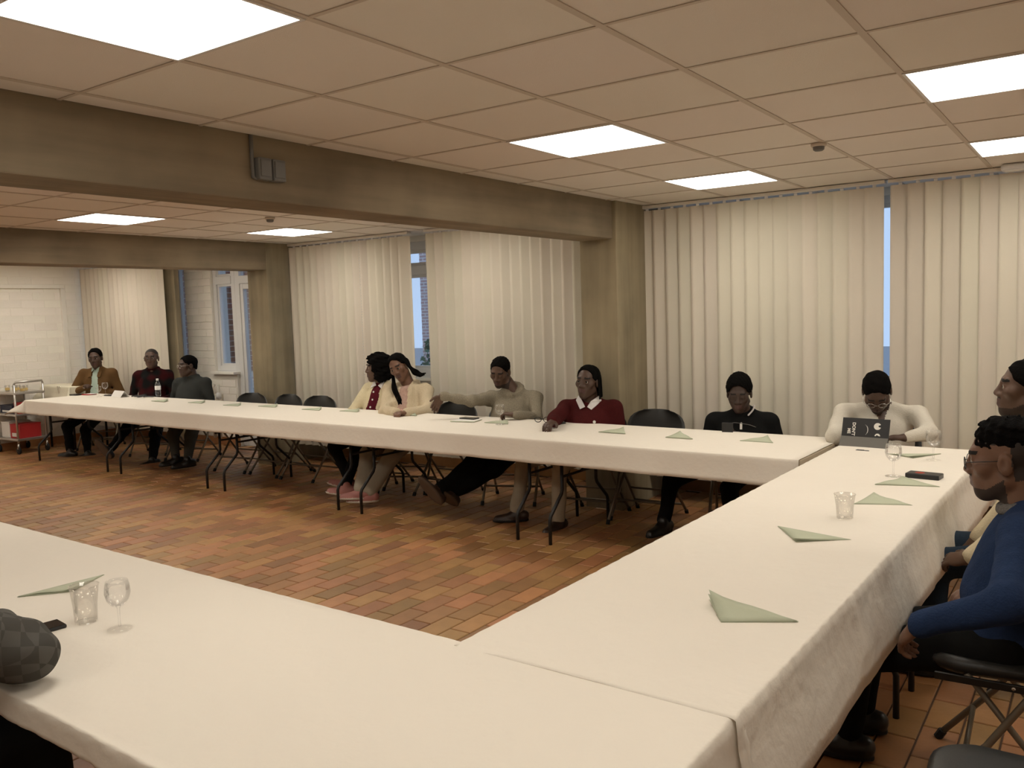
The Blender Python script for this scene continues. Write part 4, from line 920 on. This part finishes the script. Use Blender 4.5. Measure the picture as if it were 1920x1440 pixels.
    # ---- top
    off = top.get('off', .012); P = [El(NB-U*.19+Fp*.004, (.163*g+off*.5, .100*g+off, .185), TR, .05), El(Pv+U*.13+Fp*.02*g, (.148*g+off, .112*g+off, .15), TR, .05), El(Pv+U*.02, (.155*g+off, .12*g+off, .09), TR, .04),
        C(SA, SB, .052, .052, .04), C(NB+U*.01, SA*.75+NB*.25, .047, .050, .03), C(NB+U*.01, SB*.75+NB*.25, .047, .050, .03)]
    ag = top.get('ag', 1.)
    for S_, el, wr, d, n, cu, ts, fan in A: P += [C(S_, el, .057*ag+off*.3, .047*ag, .035), C(el, wr-nrm(wr-el)*.012, .046*ag, .036*ag, .025), C(wr-nrm(wr-el)*.03, wr-nrm(wr-el)*.008, .036*ag, .036*ag, .008)]
    P += top.get('add', lambda **k: [])(NB=NB, U=U, Fp=Fp, Sd=Sd, SA=SA, SB=SB, Pv=Pv, T=T)
    me, fc = sdf_mesh('top', P, top_h, noise=wrinkle(top.get('w', .006), top.get('wf', 1.), sd+20), smooth=1)
    mi = np.zeros(len(fc), np.int32); loc = np.stack([(fc-NB)@Sd, (fc-NB)@Fp, (fc-NB)@U], -1)
    for j, fn in enumerate(top.get('regions', ())): mi[fn(loc)] = j+1
    me.polygons.foreach_set('material_index', mi); child(top.get('name', 'sweater'), me, top['m'])
    # ---- trousers and shoes
    bg_ = bottom.get('w', 1.); P = [El(Pv-U*.01, (.16*g, .125*g, .105), TR, .04)]
    for hp, kn, an, td, lu in Lg: P += [C(hp, kn, .084*bg_, .064*bg_, .035), C(kn, an+nrm(kn-an)*.02, .062*bg_, .046*bottom.get('hem', 1.), .03)]
    me, fc = sdf_mesh('trousers', P, .014, noise=wrinkle(.006, .9, sd+40), smooth=1); child('trousers', me, bottom['m'])
    for hp, kn, an, td, lu in Lg:
        lu = nrm(lu-td*(lu@td)); sdv = np.cross(td, lu); c = an-lu*.04; RR = np.stack([sdv, td, lu], -1)
        P = [C(c-td*.055+lu*.005, c+td*.02+lu*.0, .040, .040, .02), C(c+td*.02-lu*.005, c+td*.150-lu*.018, .040, .030, .03), C(an+lu*.01, c, .036, .042, .02), El(c+td*.05-lu*.03, (.047, .145, .02), RR, .01), ('p', c-lu*.043, -lu, .003, 'i')]
        me, fc = sdf_mesh('shoe', P, .009); ms = ((fc-c)@lu < -.024).astype(np.int32); me.polygons.foreach_set('material_index', ms); child('shoe', me, [shoe[0], shoe[1]])
    if glasses:
        mb = MB()
        for s in (-1, 1):
            mb.tube([T(s*.033+.023*math.cos(a), .104-.10*(.023*math.cos(a)*s)**1*1, -.002+.0185*math.sin(a)) for a in np.linspace(0, 2*math.pi, 17)[:-1]], .0015, 6, closed=True)
            mb.tube([T(s*.056, .101, .004), T(s*.073, .085, .006), T(s*.080, -.005, .008)], .0015, 5)
        mb.tube([T(-.011, .106, .002), T(0, .110, .004), T(.011, .106, .002)], .0014, 5); child('glasses', mb.mesh('glasses', True), glasses)
    if extra: extra(child=child, T=T, NB=NB, U=U, Fp=Fp, Sd=Sd, SA=SA, SB=SB, Pv=Pv, A=A, Fw=Fw)
    if chair_label:
        cp = Pv+Fw*.02 if seat is None else np.array([*seat[:2], 0]); ang = math.atan2(Fw[0], -Fw[1]) if seat is None or len(seat) < 3 else seat[2]
        chair(cp[0], cp[1], ang, chair_label)
    return dict(T=T, NB=NB, U=U, Fp=Fp, Sd=Sd, Pv=Pv, A=A, root=root)
def ring(NB, U, Fp, Sd, r, rt, up0, upf, n=14, k=.012, fo=.0, gap=0.):
    """collar ring of short capsules around the neck"""
    pts = [NB+Sd*math.sin(a)*r+Fp*(-math.cos(a)*r*.95+fo)+U*(up0-upf*(.5-.5*math.cos(a))) for a in np.linspace(gap, 2*math.pi-gap, n)]
    return [C(pts[i], pts[i+1], rt, rt, k) for i in range(n-1)]
def flap(child, pts, m, name, th=.004):
    P = [np.array(p, float) for p in pts]; n = nrm(np.cross(P[1]-P[0], P[-1]-P[0]))*th; N_ = len(P)
    child(name, MB().add(P+[p+n for p in P], [tuple(range(N_-1, -1, -1)), tuple(range(N_, 2*N_))]+[(i, (i+1) % N_, N_+(i+1) % N_, N_+i) for i in range(N_)]).mesh(name), m)
def button(child, p, nd, r, m, name='button'):
    nd = nrm(nd); a = nrm(np.cross(nd, ZU)); b = np.cross(nd, a); mb = MB(); v = [p+(a*math.cos(t)+b*math.sin(t))*r for t in np.linspace(0, 6.2832, 11)[:-1]]
    mb.add(v+[q+nd*.004 for q in v], [tuple(range(10, 20))]+[(i, (i+1) % 10, 10+(i+1) % 10, 10+i) for i in range(10)]); child(name, mb.mesh(name), m)
def skinmat(n, c): return mat('skin_'+n, c, .48, var=.12, vscale=30, bump=.06, bscale=220, spec=.4)
skinmat('dark', (.072, .040, .027)); skinmat('mid', (.10, .054, .034)); skinmat('deep', (.05, .029, .021)); skinmat('warm', (.15, .075, .045))
# ------------------------------------------------------------------ who sits where
def knit(n, c, var=.2, vs_=60, bump=.5, bs=160): return mat(n, c, .95, var=var, vscale=vs_, bump=bump, bscale=bs, spec=.08)
knit('brown_jacket', (.13, .072, .03), .12, 12, .2, 90); knit('mint_shirt', (.42, .52, .44), .06, 20, .1, 60); checker('red_pattern', (.007, .007, .007), (.034, .0045, .005), 2.2)
knit('dark_grey_shirt', (.038, .040, .038), .15, 14, .15, 80); knit('cream_cardigan', (.62, .54, .36), .08, 40, .6, 120); knit('maroon_shirt', (.075, .008, .014), .15, 20, .2, 90)
knit('white_shirt', (.66, .63, .62), .05, 20, .1, 60); knit('fleece', (.60, .50, .35), .10, 90, .9, 130); knit('stripe_sweater', (.42, .28, .23), .55, 30, .3, 80)
knit('grey_knit', (.27, .235, .175), .38, 110, .8, 170); knit('maroon_knit', (.060, .010, .010), .2, 60, .5, 150); knit('black_cloth', (.0085, .0085, .0085), .2, 20, .15, 80)
knit('white_knit', (.60, .56, .48), .05, 60, .35, 170); knit('cream_knit', (.52, .44, .30), .10, 50, .3, 130); knit('blue_knit', (.020, .036, .085), .2, 40, .4, 150); knit('grey_collar', (.17, .16, .15), .5, 200, .6, 220)
checks('plaid', (.055, .052, .046), (.115, .111, .101), (.080, .077, .070), 27); knit('khaki', (.36, .31, .235), .08, 14, .15, 80); knit('pale_trousers', (.38, .34, .27), .08, 12, .15, 70); knit('jeans', (.022, .034, .052), .25, 60, .2, 150); knit('dark_grey_trousers', (.07, .066, .055), .15, 12, .1, 70)
mat('brown_shoe', (.035, .018, .012), .4); mat('black_shoe', (.010, .009, .008), .35); mat('tan_sole', (.085, .05, .028), .7); mat('pink_shoe', (.40, .17, .15), .6); mat('white_sole', (.62, .56, .48), .6); mat('pink_bag', (.55, .30, .26), .6)
BLK = (mat('black_shoe', (0, 0, 0)), mat('rubber', (0, 0, 0)))
front = lambda w0, w1=0., x0=0., zlo=-.5, zhi=.06: (lambda l: (np.abs(l[:, 0]-x0) < w0+w1*np.maximum(0, -l[:, 2])) & (l[:, 1] > .02) & (l[:, 1] < .20) & (l[:, 2] < zhi) & (l[:, 2] > zlo))
# ---- man in brown jacket
def x1(child, NB, U, Fp, Sd, T, A, **k):
    for s in (-1, 1):
        flap(child, [NB+Sd*s*.045+Fp*.075+U*.02, NB+Sd*s*.085+Fp*.085-U*.03, NB+Sd*s*.075+Fp*.125-U*.11, NB+Sd*s*.035+Fp*.125-U*.10], 'brown_jacket', 'lapel', .008)
        flap(child, [NB+Sd*s*.012+Fp*.085+U*.0, NB+Sd*s*.05+Fp*.07+U*.03, NB+Sd*s*.045+Fp*.10-U*.04], 'mint_shirt', 'shirt_collar', .005)
    w = A[0][2]; button(child, w+np.array([.03, -.03, .01]), (.6, -.8, .2), .02, 'chrome', 'watch')
person('man in a brown jacket over a pale green shirt, hands joined at the table end', (WY(179, 672, 6.06), -16, -4, 3), dict(b=-22, lean=.06, sh=.18),
       [dict(el=(135, 738), wr=(160, 727), d=(.7, -.2, .35), curl=.9), dict(el=(227, 738), wr=(176, 733), d=(-.5, .2, .5), curl=.9)],
       [dict(kn=(126, 800), an=(132, 846), toe=(-.9, -.4, 0)), dict(kn=(160, 805), an=(165, 850), toe=(-.6, -.7, 0))], 'skin_dark',
       dict(m=['brown_jacket', 'mint_shirt'], name='jacket', regions=[front(.03, .07, .0)], off=.016, ag=1.1), dict(m='black_cloth'), BLK, dict(t=.007, tz=.006),
       extra=x1, chair_label='black folding chair under the man in the brown jacket')
# ---- man in red patterned shirt
person('balding man with glasses in a dark red patterned shirt, leg stretched under the table', (WY(284, 672, 6.12), -14, 0, -2), dict(b=-25, lean=.08, sh=.195, shz=(-.01, .0)),
       [None, None],
       [dict(kn=WY(240, 800, 5.62), an=WY(206, 845, 5.32), toe=(-.45, -.35, .8), up=(-.5, .8, .35)), dict(kn=(292, 815), an=(286, 862), toe=(-.2, -1, 0))], 'skin_mid',
       dict(m=['red_pattern'], name='shirt', add=lambda NB, U, Fp, Sd, **k: ring(NB, U, Fp, Sd, .066, .014, .045, .035)), dict(m='black_cloth', w=1.08), (MATS['black_shoe'], MATS['tan_sole']), 'shaved',
       glasses='black_plastic', girth=1.08, chair_label='black folding chair under the man in the red patterned shirt')
# ---- man in dark grey, head turned
person('man in a dark grey shirt and glasses turning towards his neighbours', (WY(352, 686, 6.09), -68, 0, 0), dict(b=-38, lean=.08, sh=.2),
       [None, None],
       [dict(kn=(325, 815), an=(330, 858), toe=(-.3, -1, 0)), dict(kn=(358, 818), an=(352, 862), toe=(-.3, -1, 0))], 'skin_dark',
       dict(m=['dark_grey_shirt'], name='shirt', off=.02, add=lambda NB, U, Fp, Sd, **k: ring(NB, U, Fp, Sd, .064, .013, .04, .03)), dict(m='dark_grey_trousers', w=1.05), BLK, dict(t=.005, line=-.012),
       glasses='steel', girth=1.1, chair_label='black folding chair under the man in dark grey')
# ---- woman in profile with curly hair
def x4(child, NB, U, Fp, Sd, T, **k):
    for i in range(4): button(child, NB+Fp*(.126+.016*(i > 1))-U*(.10+.075*i)+Sd*.0, Fp, .009, 'print_white')
    for s in (-1, 1): flap(child, [NB+Sd*s*.010+Fp*.088-U*.03, NB+Sd*s*.06+Fp*.06+U*.03, NB+Sd*s*.065+Fp*.10-U*.06], 'white_shirt', 'shirt_collar', .006)
curls = dict(t=.030, h=.0075, n=.012, nf=3.2, line=-.004, tz=.0, long=True, add=lambda T, L, E: [E((0, -.045, -.03), (.100, .085, .105), .03), E((-.07, -.02, -.06), (.045, .06, .075), .03), E((.07, -.02, -.06), (.045, .06, .075), .03)],
             post=lambda T, L, E: [E((0, .10, -.05), (.070, .075, .115), .01, 's')])
w4 = person('woman in profile with big curly black hair, cream cardigan and maroon shirt', (WY(708, 691, 5.99), -84, 0, 6), dict(b=-40, lean=.12, sh=.165),
       [dict(el=(660, 772), wr=(683, 790), curl=.8), dict(el=(735, 775), wr=(705, 790), curl=.8)],
       [dict(kn=(628, 838), an=(655, 900), toe=(-.75, -.5, .25)), dict(kn=(668, 845), an=(650, 912), toe=(-.9, -.4, .1))], 'skin_mid',
       dict(m=['cream_cardigan', 'maroon_shirt'], name='cardigan', regions=[front(.045, .06)], off=.018, ag=1.05), dict(m='black_cloth', w=.9), (MATS['pink_shoe'], MATS['white_sole']), curls,
       extra=x4, girth=.95, chair_label='black folding chair under the woman with curly hair')
# ---- woman with braids in fleece
def braids(T):
    R = random.Random(5); out = []
    for i in range(44):
        s = 1 if i % 2 else -1; a = R.uniform(-.06, .02); b = R.uniform(.0, .06)
        if s < 0: pts = [T(.02+b*.6, .05+a*.5, .105-b*.4), T(.078, .02+a, .03), T(.088, .035+a*.6, -.06), T(.080+R.uniform(-.025, .02), .125+a*.3, -.15), T(.065+R.uniform(-.03, .02), .185+R.uniform(-.02, .015), -.27-R.uniform(0, .06))]
        else: pts = [T(-.02-b*.6, .04+a*.5, .105-b*.4), T(-.08, -.0+a, .03), T(-.09, -.01+a*.5, -.05), T(-.10-R.uniform(-.01, .02), -.02+a, -.12), T(-.165-R.uniform(-.02, .03), -.01+R.uniform(-.03, .03), -.150)]
        out.append((smooth_path(pts), R.uniform(.0055, .0075)))
    return out
def smooth_path(p, n=5):
    p = [np.array(q, float) for q in p]; out = []
    for i in range(len(p)-1):
        p0, p1, p2, p3 = p[max(0, i-1)], p[i], p[i+1], p[min(len(p)-1, i+2)]
        for k in range(n): t = k/n; out.append(.5*((2*p1)+(-p0+p2)*t+(2*p0-5*p1+4*p2-p3)*t*t+(-p0+3*p1-3*p2+p3)*t**3))
    return out+[p[-1]]
def x5(child, NB, U, Fp, Sd, T, **k): pass
w5 = person('woman with long black braids in a cream fleece jacket, leaning on her neighbour', (WY(748, 688, 5.86), -22, -16, 20), dict(b=-20, lean=.10, sh=.175, nb=WY(765, 722, 5.94)),
       [dict(el=(722, 772), wr=(742, 775), curl=.9), dict(el=(800, 772), wr=(762, 774), curl=.9)],
       [dict(kn=(690, 850), an=(676, 918), toe=(-.8, -.6, 0)), dict(kn=(735, 855), an=(690, 924), toe=(-.8, -.6, 0))], 'skin_warm',
       dict(m=['fleece', 'stripe_sweater'], name='fleece_jacket', regions=[front(.035, .05)], off=.03, ag=1.22, w=.009, add=lambda NB, U, Fp, Sd, **k: ring(NB, U, Fp, Sd, .092, .030, .045, .10, gap=.0)+[C(NB-U*.04+Sd*s*.055+Fp*.09, NB-U*.36+Sd*s*.075+Fp*.13, .026, .026, .015) for s in (-1, 1)]),
       dict(m='pale_trousers', w=1.12, hem=1.35), (MATS['pink_shoe'], MATS['white_sole']), dict(t=.007, strands=braids, line=.0), extra=x5, girth=1.0, chair_label='black folding chair under the woman in the fleece jacket')
# ---- man in grey sweater
person('man in a grey shawl-collar sweater, arm along the empty chair, one leg stretched out', (WY(938, 697, 5.95), -22, -24, -6), dict(b=-14, lean=.10, sh=.195, nb=WY(962, 735, 6.02)),
       [dict(el=(884, 752), wr=(829, 742), d=(-.55, -.22, -.8), n=(.5, -.7, -.4), curl=.5, fan=.06), dict(el=(1006, 783), wr=(966, 778), d=(-.9, -.2, .1), curl=1.0)],
       [dict(kn=(888, 868), an=(822, 922), toe=(-.55, -.30, .78), up=(-.35, .8, .45)), dict(kn=(925, 880), an=(846, 925), toe=(-.4, -.6, .6), up=(-.3, .7, .5))], 'skin_mid',
       dict(m=['grey_knit'], name='sweater', off=.018, ag=1.02, add=lambda NB, U, Fp, Sd, **k: ring(NB, U, Fp, Sd, .078, .027, .075, .12, fo=.01)), dict(m='black_cloth', w=1.15, hem=1.3), (MATS['brown_shoe'], MATS['tan_sole']), dict(t=.005, line=-.006),
       eyes=False, girth=1.1, beard=True, chair_label='black folding chair under the man in the grey sweater')
# ---- man in maroon sweater
def dreads(T):
    R = random.Random(9); out = []
    for i in range(22):
        a = -1.55+2.5*i/21; x, y = .082*math.sin(a), -.02-.085*math.cos(a)*.9
        if abs(a) > 1.25: y += .02
        out.append((smooth_path([T(x*.45, y*.35, .115), T(x*.95, y*.9, .06), T(x*1.1, y*1.08, -.02), T(x*1.12+R.uniform(-.01, .01), y*1.1+R.uniform(-.01, .01), -.085-R.uniform(0, .04))]), R.uniform(.007, .009)))
    return out
def x7(child, NB, U, Fp, Sd, T, **k):
    for s in (-1, 1): flap(child, [NB+Sd*s*.008+Fp*.098-U*.045, NB+Sd*s*.035+Fp*.088-U*.0, NB+Sd*s*.085+Fp*.03+U*.045, NB+Sd*s*.105+Fp*.035+U*.005, NB+Sd*s*.045+Fp*.112-U*.065], 'white_shirt', 'shirt_collar', .007)
    button(child, NB+Fp*.150-U*.16+Sd*.085, Fp, .012, 'print_white', 'emblem')
person('man with short locks in a maroon sweater over a white collar', (WY(1102, 716, 5.80), -26, 2, -4), dict(b=-18, lean=.04, sh=.195),
       [dict(el=(1040, 786), wr=(1036, 791), d=(.2, -1, -.1), curl=.7), None],
       [dict(kn=(970, 866), an=(969, 958), toe=(-.8, -.6, 0)), dict(kn=(1050, 870), an=(1047, 978), toe=(-.1, -1, 0))], 'skin_dark',
       dict(m=['maroon_knit'], name='sweater', off=.02, ag=1.1), dict(m='khaki', w=1.0, hem=1.15), (MATS['brown_shoe'], MATS['rubber']), dict(t=.008, strands=dreads, line=.004), extra=x7, girth=1.16, hs=1.07, seat=(-3.30, 5.74, .08), chair_label='black folding chair under the man in the maroon sweater')
# ---- man in black jacket
def x8(child, NB, U, Fp, Sd, T, A, **k):
    mb = MB(); mb.tube([NB+Fp*.133-U*.05, NB+Fp*.146-U*.10, NB+Fp*.153-U*.17-Sd*.01, NB+Fp*.163-U*.25-Sd*.02], .0035, 6); child('zipper', mb.mesh('zipper', True), 'chrome')
    flap(child, [NB+Fp*.146-U*.055-Sd*.008, NB+Fp*.146-U*.055+Sd*.008, NB+Fp*.155-U*.10+Sd*.008, NB+Fp*.155-U*.10-Sd*.008], 'print_white', 'zip_pull', .005)
    mb = MB(); mb.tube(smooth_path([NB+Sd*.082+Fp*.0+U*.06, NB+Sd*.075+Fp*.06+U*.03, NB+Sd*.045+Fp*.098-U*.005]), .006, 6); child('collar_stripe', mb.mesh('collar_stripe', True), 'white_shirt')
    mb = MB(); mb.tube(smooth_path([NB-Sd*.11+Fp*.10-U*.075, NB-Sd*.05+Fp*.143-U*.055, NB+Fp*.146-U*.06, NB+Sd*.06+Fp*.140-U*.07, NB+Sd*.125+Fp*.095-U*.10]), .0025, 5); child('piping', mb.mesh('piping', True), 'grey_collar')
p8 = person('young man in a black zipped jacket looking down at his phone', (WY(1386, 738, 5.84), -6, -16, 0), dict(b=-4, lean=.02, sh=.19, nb=WY(1392, 776, 5.92)),
       [dict(wr=WY(1352, 822, 5.72), d=(.5, -.2, .7), curl=1.2), dict(wr=WY(1405, 826, 5.74), d=(-.7, -.2, .5), curl=1.0)],
       [dict(kn=(1246, 905), an=(1244, 978), toe=(-.2, -1, 0)), dict(kn=(1368, 915), an=(1375, 985), toe=(.1, -1, 0))], 'skin_deep',
       dict(m=['black_cloth'], name='jacket', off=.02, ag=1.1, add=lambda NB, U, Fp, Sd, **k: ring(NB, U, Fp, Sd, .070, .014, .055, .075)), dict(m='black_cloth', w=1.0), BLK, dict(t=.012, tz=.016, n=.004, nf=8, line=-.006),
       eyes=False, extra=x8, girth=1.08, chair_label='black folding chair under the young man in black')
# ---- man in white
def x9(child, NB, U, Fp, Sd, T, **k): pass
person('broad man in a white sweater with glasses, head bowed behind the tablet', (WY(1644, 735, 5.68), 0, -46, 2), dict(b=0, lean=-.02, sh=.215, nb=WY(1652, 762, 5.80)),
       [dict(el=(1566, 818), wr=np.array([-1.31, 5.53, .785]), d=(.9, -.25, .0), curl=.9), dict(el=(1742, 812), wr=np.array([-.98, 5.53, .785]), d=(-.9, -.2, .0), curl=.9)],
       [None, None], 'skin_dark',
       dict(m=['white_knit', 'skin_dark'], name='sweater', off=.018, ag=1.16, w=.011, regions=[lambda l: (l[:, 1] > .02) & (l[:, 2] > -.10+2.2*np.abs(l[:, 0])) & (np.abs(l[:, 0]) < .07)]), dict(m='jeans'), BLK, dict(t=.006, line=-.014),
       eyes=False, glasses='chrome', beard=True, girth=1.16, extra=x9, hs=1.04, chair_label='black folding chair under the man in white')
# ---- two men on the right, seen from the side
person('man in a cream top at the right edge, seen in profile, hands joined', (WY(1926, 729, 4.10), -86, 4, 0), dict(b=-88, lean=-.06, sh=.185),
       [dict(el=(1880, 1000, 1), wr=(1778, 1070, 1), curl=.8), dict(el=(1893, 1020), wr=(1795, 1072), d=(-.9, .3, -.2), n=(0, .5, -.8), curl=.8)],
       [None, None], 'skin_mid', dict(m=['cream_knit'], name='sweater', off=.014), dict(m='jeans'), BLK, dict(t=.004, line=-.014), beard=True, fine=.005, chair_label='black folding chair under the man in the cream top')
def x12(child, NB, U, Fp, Sd, T, **k): pass
top12 = dict(t=.010, z=.030, tz=.004, n=.007, nf=7, line=.012, h=.005, post=lambda T, L, E: [('p', T(0, 0, .035), -(T(0, 0, 1)-T(0, 0, 0)), .01, 'i')], nape=.034)
person('man with short twisted hair and beard in a navy blue sweater, nearest on the right', (WY(1886, 862, 3.15), -97, -6, 0), dict(b=-92, lean=.05, sh=.19, seat=.425),
       [dict(wr=np.array([-.33, 3.32, .60])), dict(el=(1888, 1130), wr=(1722, 1172, 1), d=(-.45, .35, -.6), curl=.9, n=(.6, .2, -.6))],
       [dict(kn=np.array([-.70, 3.27, .405])), dict(kn=np.array([-.70, 3.05, .40]))], 'skin_warm', dict(m=['blue_knit'], name='sweater', off=.02, ag=1.1, add=lambda NB, U, Fp, Sd, **k: []), dict(m='black_cloth', w=1.1), BLK, 'fade', beard=True, glasses='black_plastic', fine=.0042, hs=1.09,
       extra=lambda child, NB, U, Fp, Sd, T, **k: (child('hair', sdf_mesh('hair', [El(T(0, -.012, .068), (.083, .106, .070), np.stack([nrm(T(1, 0, 0)-T(0, 0, 0)), nrm(T(0, 1, 0)-T(0, 0, 0)), nrm(T(0, 0, 1)-T(0, 0, 0))], -1), .01), ('p', T(0, 0, .040), -nrm(T(0, 0, 1)-T(0, 0, 0)), .02, 'i'), ('p', T(0, .078, .05), nrm(T(0, 1, .25)-T(0, 0, 0)), .02, 'i')], .005, noise=wrinkle(.007, 5.5, 77))[0], 'hair'),
            child('collar', sdf_mesh('collar', ring(NB, U, Fp, Sd, .070, .017, .045, .06, gap=.0), .006)[0], 'grey_collar')), chair_label='black folding chair with a riveted rail under the man in navy blue')
# ---- man in plaid, lower left
person('person in a grey plaid sleeve leaning an elbow on the near table, bottom left', (np.array([-2.44, .66, 1.32]), 108, -10, 0), dict(b=104, lean=-.10, sh=.20, nb=np.array([-2.42, .60, 1.13])),
       [None, None] if False else [dict(el=np.array([-2.80, .84, .83]), wr=np.array([-2.98, 1.02, .80]), curl=.6), dict(el=np.array([-2.17, .965, .825]), wr=np.array([-2.44, 1.02, .81]), curl=.6)][::-1],
       [dict(kn=np.array([-2.26, 1.03, .575])), dict(kn=np.array([-2.50, 1.03, .575]))], 'skin_dark', dict(m=['plaid'], name='jacket', off=.018, ag=1.55, w=.008), dict(m='black_cloth'), BLK, dict(t=.006), chair_label='black folding chair under the person in plaid', top_h=.009)
# ---- things they hold
ph = empty('phone', tuple(WY(1364, 806, 5.64)), .1, label='phone held by the young man in black', cat='phone'); MB().box((-.038, -.005, -.03), (.038, .005, .05), .003).build('body', 'black_plastic', ph); MB().box((-.034, .005, -.026), (.034, .0056, .046)).build('screen', 'phone_glass', ph)
pg = empty('handbag', tuple(WY(745, 772, 5.78)), -.2, label='small pink bag in the lap of the woman in fleece', cat='bag'); MB().box((-.10, -.03, -.05), (.10, .03, .03), .012).build('bag_body', 'pink_bag', pg); MB().tube(smooth_path([(-.08, 0, .03), (-.05, 0, .06), (.05, 0, .06), (.08, 0, .03)]), .006, 6).build('handle', 'pink_bag', pg, True)
